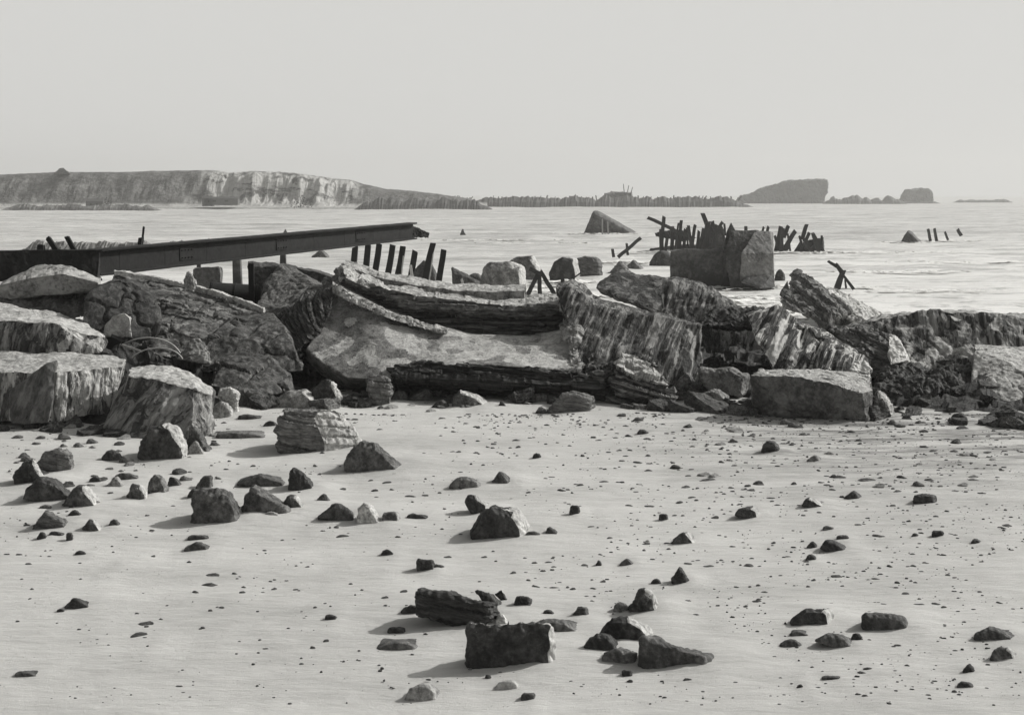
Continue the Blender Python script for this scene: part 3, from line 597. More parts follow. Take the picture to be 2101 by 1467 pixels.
# foot rocks
st('boulder', 'dark angular boulder standing before the hollow left of the plinth', 636, 702, 780, 834, [(0, 0), (.1, .7), (.45, 1), (.75, .98), (1, .3), (1, 0)], DK, pale=True, cat='boulder')
st('boulder', 'knobbly speckled boulder just left of the brick plinth', 752, 806, 768, 832, 'block', MD, cat='boulder', layered=True)
st('boulder', 'pale-ended low boulder among the flat rubble, left of the dark angular boulder', 560, 656, 798, 838, [(0, 0), (.1, .5), (.4, .9), (.7, 1), (.92, .6), (1, 0)], MD, pale=True, cat='boulder')
st('boulder', 'low speckled rock on the sand just right of the knobbly boulder', 800, 842, 800, 824, 'dome', MD, cat='boulder')
st('boulder', 'bright-topped tilted rock lying on the sand in front of the plinth', 925, 1006, 799, 835, [(0, 0), (.05, .6), (.25, 1), (.7, .6), (1, .1), (1, 0)], MD, pale=True, cat='boulder')
st('boulder', 'small dark peaked rock touching the left of the bright-topped tilted rock', 882, 928, 820, 835, 'ridge', DK, cat='boulder')
st('boulder', 'grey layered boulder alone on the sand in front of the plinth end', 1122, 1222, 805, 845, [(0, 0), (.15, .4), (.3, .95), (.55, 1), (.95, .8), (1, 0)], MD, cat='boulder', layered=True)
st('flat_stone', 'flat pale slab stone lying against the foot of the plinth', 1056, 1108, 793, 812, 'slab', PL, cat='flat stone')
st('flat_stone', 'flat grey stone under the pale slab by the plinth', 1072, 1130, 806, 826, 'block', MD, cat='flat stone')
st('stone', 'little peaked stone between the tilted rock and the layered boulder', 1018, 1042, 822, 836, 'pyr', DK)
st('boulder', 'diamond shaped grey block leaning in front of the dark hollow', 1382, 1442, 765, 818, [(0, .4), (.45, 1), (1, .35), (.9, 0), (.3, 0)], MD, cat='boulder')
st('boulder', 'dark flat-topped boulder below the hollow, left of the smooth round-topped block', 1432, 1538, 755, 805, [(0, .5), (.05, .95), (.7, 1), (1, .7), (.9, 0), (.3, 0)], MD, cat='boulder', z=0.15)
st('boulder', 'low rounded rock on the sand below the hollow', 1422, 1502, 797, 832, 'dome', MD, cat='boulder')
st('boulder', 'small white and black broken rock at the right foot of the round-topped block', 1788, 1840, 802, 858, [(0, 0), (.1, .9), (.3, 1), (.8, .5), (1, 0)], MD, pale=True, cat='boulder')
st('boulder', 'rounded dark rock half buried at the far right foot of the rubble', 1948, 1990, 846, 866, 'dome', DK, cat='boulder')
st('boulder', 'small pale rock behind the streaked block, on the left sand', 432, 480, 822, 858, 'dome', PL, cat='boulder')
st('boulder', 'pale upright stone at the right foot of the grey streaked block', 448, 492, 796, 848, 'block', PL, cat='boulder')
st('flat_stone', 'thin flat dark stone on the rubble line right of the pale upright stone', 474, 560, 795, 836, 'slab', DK, cat='flat stone')
st('flat_stone', 'long flat sand-covered rock low in the left sand', 440, 552, 884, 900, 'slab', MD, cat='flat stone')
st('stone', 'short dark stone left of the big layered boulder', 538, 572, 862, 876, 'dome', DK)
st('flat_stone', 'narrow flat dark stone behind the long sand-covered rock', 486, 545, 850, 862, 'slab', DK, cat='flat stone')
# left foreground cluster
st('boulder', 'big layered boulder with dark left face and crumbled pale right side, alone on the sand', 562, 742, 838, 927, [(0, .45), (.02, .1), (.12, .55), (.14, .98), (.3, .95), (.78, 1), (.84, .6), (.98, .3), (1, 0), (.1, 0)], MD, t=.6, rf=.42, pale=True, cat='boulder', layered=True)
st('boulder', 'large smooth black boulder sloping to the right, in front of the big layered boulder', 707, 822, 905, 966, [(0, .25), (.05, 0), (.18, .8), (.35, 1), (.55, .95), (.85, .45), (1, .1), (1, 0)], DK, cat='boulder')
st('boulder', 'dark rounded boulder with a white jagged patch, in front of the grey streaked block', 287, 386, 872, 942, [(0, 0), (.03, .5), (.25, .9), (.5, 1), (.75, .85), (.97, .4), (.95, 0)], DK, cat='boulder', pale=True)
st('boulder', 'dark stone half hidden behind the white-patched boulder', 380, 436, 874, 930, 'wedge', MD, cat='boulder')
st('stone', 'little banded pale stone at the right foot of the white-patched boulder', 384, 420, 906, 935, 'dome', PL)
st('stone', 'half-round dark stone left of the white-patched boulder', 207, 253, 923, 943, 'dome', DK)
st('boulder', 'black flat-topped boulder with upright sides, standing in the left middle sand', 388, 496, 1005, 1072, [(0, 0), (.08, .6), (.12, .9), (.3, 1), (.75, .97), (.9, .6), (1, 0)], DK, cat='boulder')
st('boulder', 'grey triangular boulder just right of the black flat-topped boulder', 492, 600, 995, 1056, [(0, .1), (.2, .95), (.26, 1), (.6, .55), (1, .15), (.95, 0), (.05, 0)], MD, cat='boulder')
st('stone', 'rounded stone with a pale right side, right of the grey triangular boulder', 577, 629, 1015, 1047, [(0, .3), (.3, .95), (.55, 1), (1, .1), (.9, 0), (.15, 0)], MD, pale=True)
st('stone', 'little white stone at the foot of the grey triangular boulder', 542, 578, 1048, 1061, 'slab', PL)
st('stone', 'low dark stone left of the pale egg-shaped stone', 650, 733, 1034, 1067, [(0, .1), (.4, .95), (.55, 1), (.9, .6), (1, 0)], DK)
st('stone', 'pale egg-shaped stone leaning to the left in the sand', 732, 786, 1030, 1073, [(0, 0), (.05, .7), (.2, 1), (.4, .98), (.75, .5), (1, 0)], PL)
st('stone', 'small dark stone with a white cap right of the egg-shaped stone', 782, 822, 1050, 1071, 'block', MD, pale=True)
st('flat_stone', 'thin dark flat stone right of the white-capped stone', 833, 880, 1053, 1064, 'slab', DK, cat='flat stone')
st('stone', 'notched dark stone standing behind the grey triangular boulder', 589, 646, 960, 1005, [(0, 0), (.05, .7), (.22, 1), (.42, .7), (.8, .55), (1, .2), (.98, 0)], DK)
st('flat_stone', 'long low dark rock left of the notched stone', 482, 590, 970, 998, [(0, .1), (.2, .5), (.5, 1), (.7, .6), (1, .3), (1, 0)], DK, cat='flat stone')
st('stone', 'small wedge of dark stone behind the pale egg-shaped stone', 646, 682, 1014, 1028, 'ridge', DK)
st('boulder', 'broad black hump of rock at the left edge', 44, 152, 980, 1030, [(0, .1), (.1, .5), (.4, 1), (.65, .9), (1, .3), (.95, 0)], DK, cat='boulder')
st('boulder', 'pointed grey rock with a pale right face beside the broad black hump', 125, 212, 998, 1042, [(0, .1), (.4, .95), (.55, 1), (.85, .3), (1, 0)], MD, pale=True, cat='boulder')
st('boulder', 'dark rounded rock with a white tip at the left edge above the black hump', 30, 97, 942, 993, [(0, .3), (.4, .9), (.6, 1), (.95, .2), (1, 0), (0, 0)], DK, pale=True, cat='boulder')
st('boulder', 'broken dark rock with pale streaks, second from the left edge under the pitted block', 74, 156, 918, 968, [(0, .3), (.2, .8), (.6, 1), (.85, .8), (1, .3), (.95, 0), (0, 0)], MD, cat='boulder', layered=True)
st('stone', 'grey striped round stone in the left cluster', 300, 346, 976, 1016, 'dome', MD)
st('stone', 'striped oval stone in front of the grey striped round stone', 255, 307, 994, 1028, 'dome', MD, pale=True)
st('stone', 'white low stone at the middle of the left cluster', 212, 262, 977, 1003, 'ridge', PL)
st('stone', 'small dark stone at the left end of the cluster row', 180, 212, 977, 990, 'dome', DK)
st('stone', 'thin leaning dark stone between the striped round stone and the flat-topped boulder', 342, 378, 976, 999, 'wedge', DK)
st('stone', 'dark round stone behind the black flat-topped boulder', 400, 438, 976, 1003, 'trap', DK)
st('stone', 'small black stone touching the left of the flat-topped boulder', 384, 410, 1003, 1022, 'dome', DK)
st('flat_stone', 'dark flat stone lying behind the white low stone', 232, 290, 970, 985, 'slab', MD, cat='flat stone')
st('stone', 'speckled low rock near the left edge with a rough right half', 64, 140, 1051, 1088, [(0, 0), (.2, .7), (.45, 1), (.6, .6), (.98, .5), (1, 0)], MD, layered=True)
st('stone', 'dark stone with pale top right of the speckled low rock', 158, 218, 1067, 1091, 'ridge', DK, pale=True)
st('stone', 'short dark lump at the right end of the lower left row', 220, 248, 1064, 1083, 'dome', DK)
st('stone', 'low dark stone above the lower left row', 138, 170, 1047, 1061, 'dome', DK)
st('stone', 'round dark stone under the speckled low rock', 75, 98, 1092, 1107, 'dome', DK)
st('stone', 'longer dark stone next to the round one under the speckled rock', 98, 134, 1089, 1101, 'slab', DK)
st('stone', 'tiny upright black stone below the lower left row', 136, 150, 1093, 1111, 'block', DK)
st('stone', 'half-buried dark stone below the flat-topped boulder', 375, 434, 1112, 1131, 'dome', DK)
st('flat_stone', 'narrow dark stone just above the half-buried stone', 384, 432, 1097, 1107, 'slab', DK, cat='flat stone')
st('stone', 'single low black stone in the empty left sand', 150, 182, 1130, 1140, 'dome', DK)
st('stone', 'dark hump of stone alone in the lower left sand', 127, 192, 1227, 1248, [(0, 0), (.4, 1), (.55, .9), (.75, .4), (.9, .3), (1, 0)], DK)
st('stone', 'tiny stone at the lower left of the dark hump', 116, 134, 1248, 1254, 'dome', DK)
st('flat_stone', 'dark flat stone cut by the left edge near the bottom', 28, 82, 1377, 1389, 'slab', DK, cat='flat stone')
st('stone', 'small black stone left of the long layered stone, in open sand', 668, 692, 1261, 1273, 'block', DK)
# middle
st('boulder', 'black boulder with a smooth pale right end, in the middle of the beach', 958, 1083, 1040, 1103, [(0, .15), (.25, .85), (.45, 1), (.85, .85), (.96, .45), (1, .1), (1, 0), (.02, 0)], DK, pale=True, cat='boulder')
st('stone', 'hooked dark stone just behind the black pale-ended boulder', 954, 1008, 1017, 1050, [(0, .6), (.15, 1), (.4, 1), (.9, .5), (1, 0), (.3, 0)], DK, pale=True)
st('flat_stone', 'thin ribbed hump of stone nearly buried in sand above the hooked stone', 918, 992, 978, 1000, 'dome', MD, cat='flat stone')
st('stone', 'dark stone right of the ribbed hump', 1000, 1052, 968, 992, 'ridge', DK)
st('stone', 'dark block stone of the middle sand with a small flake at its right', 853, 893, 1147, 1173, 'block', DK)
st('flat_stone', 'small dark flake at the right of the middle block stone', 884, 916, 1157, 1170, 'slab', DK, cat='flat stone')
st('stone', 'small triangular stone left of the middle block stone', 778, 812, 1126, 1140, 'dome', DK)
st('flat_stone', 'jagged dark flake right of the black pale-ended boulder', 1118, 1152, 1082, 1098, 'wedge', DK, cat='flat stone')
st('flat_stone', 'low dark flake touching the black pale-ended boulder', 1076, 1112, 1088, 1101, 'slab', DK, cat='flat stone')
st('stone', 'small square black stone right of the pale-ended boulder', 1169, 1190, 1037, 1053, 'block', DK)
st('stone', 'black round stone in the sand in front of the layered boulder', 1092, 1112, 929, 941, 'dome', DK)
st('stone', 'dark wedge stone with a long tail, far middle sand', 1307, 1340, 880, 893, 'wedge', DK)
st('stone', 'double dark stone on the far right sand', 1558, 1602, 904, 930, 'dome', DK, layered=True)
st('stone', 'low grey stone below the double dark stone', 1652, 1690, 934, 947, 'ridge', MD)
st('stone', 'black peaked stone with a pale right flank in the right sand', 1641, 1698, 1020, 1042, [(0, .1), (.25, .95), (.35, 1), (.65, .6), (1, .05), (1, 0)], DK, pale=True)
st('stone', 'little pointed stone up right of the black peaked stone', 1728, 1772, 1007, 1023, 'ridge', DK)
st('stone', 'oblong black stone with a bent right end near the right edge', 1872, 1923, 1014, 1033, 'block', DK)
st('stone', 'two-humped dark stone in the right middle sand', 1508, 1560, 1040, 1061, [(0, .1), (.1, .8), (.35, .95), (.7, 1), (.95, .7), (1, 0)], DK, pale=True)
st('stone', 'dark low dome with a pale crown in the right middle sand', 1373, 1434, 1090, 1113, 'ridge', DK, pale=True)
st('stone', 'small square stone left of the two-humped stone', 1351, 1370, 1053, 1063, 'block', DK)
st('stone', 'dark shell-shaped rock with a smaller one at its left, right sand', 1682, 1742, 1108, 1133, [(0, .3), (.2, 1), (.5, .9), (1, .1), (1, 0)], DK)
st('stone', 'dark lump touching the left of the shell-shaped rock', 1650, 1684, 1110, 1124, 'ridge', DK)
st('stone', 'flat dark stone just above the shell-shaped rock', 1716, 1742, 1099, 1110, 'block', DK)
st('stone', 'dark slab stone above and left of the shell-shaped rock', 1688, 1716, 1079, 1088, 'slab', DK)
st('stone', 'round dark stone below the shell-shaped rock', 1651, 1676, 1136, 1150, 'dome', DK)
st('stone', 'brick-shaped dark stone in the far right sand', 1912, 1936, 1089, 1102, 'block', DK)
st('stone', 'round dark stone left of the brick-shaped one', 1868, 1886, 1093, 1102, 'dome', DK)
st('stone', 'dark stone near the right edge below the brick-shaped one', 1990, 2016, 1105, 1118, 'dome', DK)
st('stone', 'low dark triangular stone above the pointed pyramid stone', 1268, 1304, 1145, 1158, 'ridge', DK)
st('stone', 'tiny peaked stone left of the low triangular stone', 1220, 1238, 1149, 1160, 'pyr', DK)
# front cluster
st('stone', 'pointed black pyramid stone above the front group', 1376, 1420, 1161, 1197, [(0, .3), (.1, .5), (.33, 1), (.42, .98), (.7, .5), (1, 0), (.1, 0)], DK)
st('stone', 'small low stone left of the pyramid stone', 1334, 1358, 1186, 1197, 'dome', DK)
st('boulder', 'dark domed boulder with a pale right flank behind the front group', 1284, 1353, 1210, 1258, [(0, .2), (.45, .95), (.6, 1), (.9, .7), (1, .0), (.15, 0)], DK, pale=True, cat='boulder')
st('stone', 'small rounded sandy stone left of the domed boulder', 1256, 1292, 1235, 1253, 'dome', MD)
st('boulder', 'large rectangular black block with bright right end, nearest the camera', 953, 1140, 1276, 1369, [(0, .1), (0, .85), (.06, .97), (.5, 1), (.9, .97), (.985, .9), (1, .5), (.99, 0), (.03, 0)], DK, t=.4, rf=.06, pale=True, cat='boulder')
st('boulder', 'long dark layered stone like a log, behind the rectangular black block', 850, 1020, 1212, 1288, [(0, .85), (.05, 1), (.4, .98), (1, .7), (.99, .3), (.85, 0), (.5, .15), (.04, .35)], DK, t=.5, cat='boulder', layered=True)
st('stone', 'small black stone at the left end of the long layered stone', 820, 870, 1240, 1259, 'dome', DK)
st('stone', 'pale angular stone at the right end of the long layered stone', 986, 1020, 1243, 1284, 'pyr', PL)
st('stone', 'white lump between the pale angular stone and the rectangular block', 1012, 1046, 1258, 1286, 'dome', PL)
st('stone', 'leaning dark shard behind the long layered stone', 974, 1032, 1207, 1250, [(0, .9), (.1, 1), (.6, .7), (1, .1), (.95, 0), (.5, .3)], DK, t=.4)
st('stone', 'second leaning shard, curved, right of the first shard', 1012, 1043, 1207, 1240, [(0, .7), (.5, 1), (.7, .9), (1, .1), (.9, 0), (.6, .1)], DK, t=.4)
st('stone', 'dark cube-like stone with a sandy tail behind the rectangular block', 1055, 1092, 1222, 1251, 'block', DK)
st('stone', 'small dark dome stone between the cube-like stone and the domed boulder', 1110, 1141, 1250, 1264, 'dome', DK)
st('stone', 'dark oval stone left of the domed boulder', 1170, 1208, 1245, 1268, 'trap', DK)
st('flat_stone', 'flat sandy stone peeping out behind the rectangular block', 1086, 1192, 1268, 1300, 'slab', MD, cat='flat stone')
st('boulder', 'arched black boulder with a pale back in the front group', 1222, 1345, 1266, 1320, [(0, .2), (.2, .85), (.3, 1), (.6, 1), (.85, .7), (1, .2), (.9, 0), (.02, 0)], DK, pale=True, cat='boulder')
st('boulder', 'round dark boulder with a thin bright rim in front of the arched boulder', 1192, 1274, 1299, 1341, 'dome', DK, cat='boulder')
st('stone', 'low pale rock between the round boulder and the dark slab', 1230, 1312, 1330, 1363, [(0, .2), (.1, .8), (.5, 1), (.95, .7), (1, 0)], MD)
st('masonry_slab', 'thick dark slab with a flat bright sloping top at the right of the front group', 1310, 1464, 1304, 1374, [(0, .1), (.02, .9), (.1, 1), (.45, .7), (.98, .45), (1, .3), (.95, .0), (.4, .0)], DK, t=.55, cat='stone slab')
st('stone', 'small cubic black stone below the front group', 1275, 1298, 1373, 1388, 'block', DK)
st('stone', 'small rough stone below the dark slab', 1398, 1432, 1390, 1401, 'slab', DK)
st('stone', 'smooth pale dome of stone at the bottom edge', 828, 906, 1402, 1435, 'dome', PL)
st('stone', 'white half-buried stone right of the smooth pale dome', 1014, 1070, 1395, 1413, 'dome', PL)
st('stone', 'small brick-like black stone at the bottom edge', 1069, 1099, 1420, 1436, 'block', DK)
st('flat_stone', 'long flat grey hump left of the rectangular block', 770, 866, 1316, 1332, 'dome', MD, cat='flat stone')
st('flat_stone', 'small flat dark stone above the flat grey hump', 794, 832, 1286, 1296, 'slab', DK, cat='flat stone')
st('boulder', 'black half-moon boulder with a thin pale right end, lower right sand', 1612, 1716, 1247, 1286, [(0, 0), (.15, .4), (.4, .98), (.85, 1), (.93, .8), (1, 0)], DK, pale=True, cat='boulder')
st('boulder', 'black loaf-shaped boulder right of the half-moon boulder', 1767, 1866, 1257, 1298, [(0, .2), (.02, .85), (.1, 1), (.6, .9), (.9, .7), (1, .3), (.92, 0), (.05, .05)], DK, cat='boulder')
st('flat_stone', 'thin dark sliver of rock slanting below the half-moon boulder', 1618, 1682, 1292, 1310, 'wedge', DK, cat='flat stone')
st('flat_stone', 'broad flat sandy slab with a dark lower rim, lower right sand', 1672, 1756, 1300, 1333, [(0, .6), (.3, 1), (.8, .8), (1, .2), (.9, 0), (.5, .3)], MD, cat='flat stone')
st('stone', 'dark round stone at the right end of the broad flat slab', 1742, 1774, 1298, 1321, 'dome', DK)
st('stone', 'tiny dark stone right of the broad flat slab', 1776, 1791, 1310, 1320, 'dome', DK)
st('stone', 'dark rounded stone left of the broad flat slab', 1597, 1650, 1311, 1330, 'dome', DK)
st('boulder', 'long black two-humped rock at the lower right edge', 1997, 2084, 1285, 1319, [(0, .2), (.05, .65), (.3, .75), (.38, 1), (.75, .7), (1, .4), (1, 0)], DK, cat='boulder')
st('boulder', 'grey rounded rock with a dark left side at the lower right edge', 2028, 2092, 1324, 1358, 'dome', MD, pale=True, cat='boulder')
st('stone', 'blurred dark stone below the grey rounded rock', 1968, 2008, 1361, 1383, 'ridge', DK)
st('flat_stone', 'flat dark stone lowest at the right edge', 1962, 2000, 1397, 1412, 'slab', DK, cat='flat stone')
st('flat_stone', 'thin flat black stone in the lower right sand', 1684, 1726, 1386, 1398, 'block', DK, cat='flat stone')
st('stone', 'small dark stone above and right of the thin flat black stone', 1768, 1796, 1369, 1378, 'dome', DK)
st('stone', 'dark crumpled stone left of the thin flat black stone', 1626, 1658, 1401, 1415, 'ridge', DK)
mounds()
# ------------------------------------------------------------------ pebbles
pv = []
for i in range(8):
    bm = bmesh.new(); bmesh.ops.create_icosphere(bm, subdivisions=2, radius=1)
    rr = random.Random(i)
    cuts = [Vector((rr.uniform(-1, 1), rr.uniform(-1, 1), rr.uniform(-.3, 1))).normalized() for _ in range(5)]
    for v in bm.verts:
        for c in cuts:
            k = v.co.dot(c)
            if k > .6: v.co -= c * (k - .6)
        v.co *= 1 + .18 * noise.noise(v.co * 1.7 + Vector((i * 9, 0, 0)))
    me = bpy.data.meshes.new('pebble'); bm.to_mesh(me); bm.free()
    me.materials.append(stone_mat(0.03 + 0.012 * (i % 4), 0.12 + .02 * (i % 3), 0.5, sc=2, bd=0.02)); pv.append(me)
exact = [(1175,1045,10),(440,1182,36),(430,1203,34),(500,1207,10),(480,1180,14),(556,1193,10),(562,1208,12),(630,1163,10),(388,1153,12),(1015,878,10),(950,905,9),(1085,1010,14),(1150,1006,20),(1170,915,10),(1130,978,16),(1190,995,22),(1240,988,22),(1410,976,16),(1455,985,30),(1330,965,18),(1402,887,10),(1524,862,16),(1640,878,30),(1752,866,10),(1895,867,12),(1980,880,30),(1765,912,14),(1900,920,20),(2028,930,26),(2030,940,16),(1725,978,26),(1700,976,16),(1780,985,40),(1850,980,26),(1905,985,20),(2000,985,22),(1840,1008,20),(1880,1008,14),(1960,1006,16),(2015,1012,20),(1705,998,12),(1790,1018,10),(1920,1062,12),(2065,1080,30),(1800,1103,26),(1760,1079,16),(1945,1185,12),(1825,1166,14),(1875,1165,16),(1800,1192,20),(1715,1186,26),(1670,1193,14),(1880,1200,10),(1840,1201,12),(1860,1222,24),(1570,1216,16),(1555,1236,28),(1530,1247,14),(1430,1264,20),(1890,1247,24),(1815,1243,22),(2050,1243,16),(1920,1245,22),(1680,1235,12),(1705,1243,14),(1100,1207,22),(1140,1208,24),(1175,1210,20),(1083,1193,10),(1052,1178,14),(825,1217,20),(790,1230,14),(1012,1130,10),(1035,1080,24),(1200,1160,20),(1237,1194,12),(1410,1155,20),(1455,1160,22),(1480,1147,12),(1536,1160,24),(1325,1112,18),(1250,1102,14),(1440,1092,14),(1210,1078,20),(700,1100,30),(690,1080,12),(770,1006,20),(840,1017,26),(790,990,24),(805,973,20),(760,985,16),(655,972,8),(700,1003,22),(870,1015,16),(940,930,12),(975,930,14),(1000,918,10),(905,895,12),(915,878,10),(930,886,16),(990,955,10),(945,968,16),(1020,890,10),(850,905,10),(1060,905,18),(1270,925,12),(1330,935,12),(1305,950,20),(1380,950,12),(1450,925,10),(1500,910,18),(1425,905,12),(1545,895,14),(1480,950,14),(1430,1000,10),(1500,1000,18),(1395,1028,22),(1330,1035,24),(1290,1033,18),(1580,1020,20),(1540,1005,20),(1600,1060,8),(1420,1018,20),(1980,1383,14),(1600,1395,10),(1770,1385,18),(640,1330,12),(545,1332,12),(530,1340,8),(282,1305,36),(300,1282,30),(280,1260,10),(330,1272,8),(430,1256,10),(445,1248,8),(495,1218,14),(400,1218,20),(60,1160,16),(65,1210,10),(60,1228,8),(100,1143,10),(165,1191,8),(618,1352,8),(705,1357,8),(780,1375,8),(783,1370,8),(845,1342,8),(874,1302,10),(1000,1388,14),(1055,1382,8),(1170,1470-70,12)]
ZM = 'small dark pebble half sunk in the pale sand'
def pebble(px, py, wpx, tall=0.4):
    d = ddist(py); w = wpx * 1.2 / F * d / 2
    p = P(px, py, d)
    o = bpy.data.objects.new('pebble', rnd.choice(pv)); C.objects.link(o)
    o.location = (p.x, d + w * .3, ground_z(p.x, d) - w * 0.05); o.scale = (w, w * rnd.uniform(.5, .8), w * rnd.uniform(tall * .7, tall * 1.3)); o.rotation_euler = (0, rnd.uniform(-.15, .15), rnd.uniform(-.4, .4))
    tag(o, ZM, 'pebble', 'small pebbles strewn over the sand')
for x, y, w in exact: pebble(x, y, w, 0.5 if w < 16 else 0.3)
n = len(exact)
while n < 290:
    py = 858 + 560 * rnd.random() ** 2.0; px = rnd.uniform(30, 2090)
    if py < 1120 and px < 620 and rnd.random() < .75: continue
    if rnd.random() > (0.35 + 0.65 * smooth(500, 1800, px)): continue
    pebble(px, py, rnd.uniform(7, 16) * (0.7 + 0.5 * rnd.random()), 0.4); n += 1
lv = []
for me in pv[:6]:
    m2 = me.copy(); m2.name = 'litter_stone'; m2.materials.clear(); m2.materials.append(stone_mat(*[(.05, .16), (.12, .34), (.25, .5)][len(lv) % 3], .5, sc=3, bd=.03)); lv.append(m2)
for i in range(165):
    if i < 45 or 95 <= i < 130: px, py = rnd.uniform(36, 460), 872 + 170 * rnd.random() ** 1.4
    elif i >= 130: px, py = rnd.uniform(1300, 2080), 870 + 130 * rnd.random()
    elif i < 75: px, py = rnd.uniform(420, 1240), rnd.uniform(826, 846)
    else: px, py = rnd.uniform(1200, 2080), rnd.uniform(850, 872)
    d = ddist(py); w = rnd.uniform(16, 44) * (.8 if i > 44 else 1) / F * d / 2; p = P(px, py, d)
    o = bpy.data.objects.new('litter_stone', rnd.choice(lv)); C.objects.link(o); o.location = (p.x, d, ground_z(p.x, d) + w * .05)
    o.scale = (w, w * rnd.uniform(.5, .9), w * rnd.uniform(.3, .6)); o.rotation_euler = (rnd.uniform(-.2, .2), rnd.uniform(-.3, .3), rnd.uniform(-.7, .7))
    tag(o, 'small flat grey stone in the litter along the foot of the ruins', 'stone', 'litter of small stones at the foot of the ruins')
def build_grit():
    V, Fc = [], []; k = 0
    while k < 5600:
        py = 850 + 600 * rnd.random() ** 2.2; px = rnd.uniform(0, 2120)
        dens = 0.25 + 0.75 * smooth(700, 1900, px)
        if noise.noise(Vector((px * 0.006, py * 0.02, 0))) < -0.05 - 0.3 * dens or rnd.random() > dens: continue
        k += 1
        d = ddist(py); r = (0.7 + 3.6 * rnd.random() ** 3) / F * d; p = P(px, py, d); z = ground_z(p.x, d)
        a = rnd.uniform(0, 6); sx = r * rnd.uniform(.8, 2.2); sz = r * rnd.uniform(.35, .8); n = len(V); m = 6
        for j in range(m):
            t = 6.283 * j / m; x, y = math.cos(t) * sx * rnd.uniform(.7, 1.1), math.sin(t) * r * rnd.uniform(.7, 1.1)
            V.append((p.x + x, d + y, z - .003))
            V.append((p.x + x * .6, d + y * .6, z + sz * rnd.uniform(.6, 1.1)))
        for j in range(m):
            q = (j + 1) % m; Fc.append((n + 2 * j, n + 2 * q, n + 2 * q + 1, n + 2 * j + 1))
        Fc.append(tuple(n + 2 * j + 1 for j in range(m)))
    me = bpy.data.meshes.new('shingle_grit'); me.from_pydata(V, [], Fc); me.materials.append(stone_mat(0.04, 0.16, 0.5, sc=3))
    o = bpy.data.objects.new('shingle_grit', me); C.objects.link(o); tag(o, 'fine dark grit and shell scraps strewn over the sand', 'grit', kind='stuff')
build_grit()
# ------------------------------------------------------------------ posts, timbers, iron
def beam_bm(bm, a, b, w, t, taper=1.0, jag=0.0, up=None):
    ax = (b - a); L = ax.length; ax.normalize()
    s = ax.cross(Vector((0, 1, 0))) if up is None else ax.cross(up)
    if s.length < .1: s = ax.cross(Vector((1, 0, 0)))
    s.normalize(); u = s.cross(ax).normalized()
    n = max(2, int(L / (w * 1.5))); rings = []
    for i in range(n + 1):
        f = i / n; k = 1 + (taper - 1) * f; c = a.lerp(b, f) + s * (jag * w * rnd.uniform(-.2, .2))
        r = []
        for sx, sy in ((-1, -1), (1, -1), (1, 1), (-1, 1)):
            e = ax * (jag * w * rnd.uniform(-1, 1)) if i == n else Vector((0, 0, 0))
            r.append(bm.verts.new(c + s * sx * w / 2 * k + u * sy * t / 2 * k + e))
        rings.append(r)
    for p, q in zip(rings, rings[1:]):
        for j in range(4): bm.faces.new((p[j], p[(j + 1) % 4], q[(j + 1) % 4], q[j]))
    bm.faces.new(rings[0][::-1]); bm.faces.new(rings[-1])
def post(label, xb, yb, xt, yt, d, wpx, group, name='timber_post', mat=None, cat='post', tpx=None, lean=0.0, jag=.35):
    a = P(xb, yb, d); b = P(xt, yt, d + lean); w = wpx / F * d
    bm = bmesh.new(); beam_bm(bm, a, b, w, (tpx or wpx) / F * d, 0.92, jag)
    bmesh.ops.recalc_face_normals(bm, faces=bm.faces)
    o = link(name, bm, mat or M_wood); tag(o, label, cat, group); return o
G1 = 'row of leaning iron posts behind the central slab'
near = [(724, 545, 728, 508, 'short stout post standing leftmost in the row above the parapet'), (750, 545, 755, 502, 'second post of the row above the parapet, leaning slightly right'), (768, 548, 779, 500, 'third post of the row above the parapet, under the girder tip'),
        (793, 560, 806, 502, 'fourth post of the row above the parapet'), (814, 565, 827, 503, 'fifth post of the row, with a thin pale strut at its foot'), (840, 570, 851, 516, 'shorter bent post in the middle of the row'),
        (868, 573, 888, 499, 'tallest post of the row, leaning strongly right'), (899, 575, 910, 513, 'last post at the right end of the row')]
for i, (xb, yb, xt, yt, lb) in enumerate(near):
    post(lb, xb, yb + 18, xt, yt, 52 + i * .3, 12.5, G1, 'iron_post', M_iron, lean=.3)
post('thin pale strut leaning behind the fifth post', 822, 578, 828, 525, 51.5, 2.5, G1, 'strut', M_woodpale, 'strut')
post('thin pale strut beside the tallest post', 880, 582, 889, 520, 51.5, 2.5, G1, 'strut', M_woodpale, 'strut')
post('short white stake at the foot of the bent post', 847, 578, 842, 545, 51, 6, G1, 'stake', M_woodpale, 'stake')
post('tiny white stake right of the row, on the parapet line', 952, 592, 947, 572, 51, 5, G1, 'stake', M_woodpale, 'stake')
post('thin bright-edged iron post rising before the dark sloping wall', 519, 640, 518, 541, 30, 6, None, 'iron_post', M_iron, jag=0)
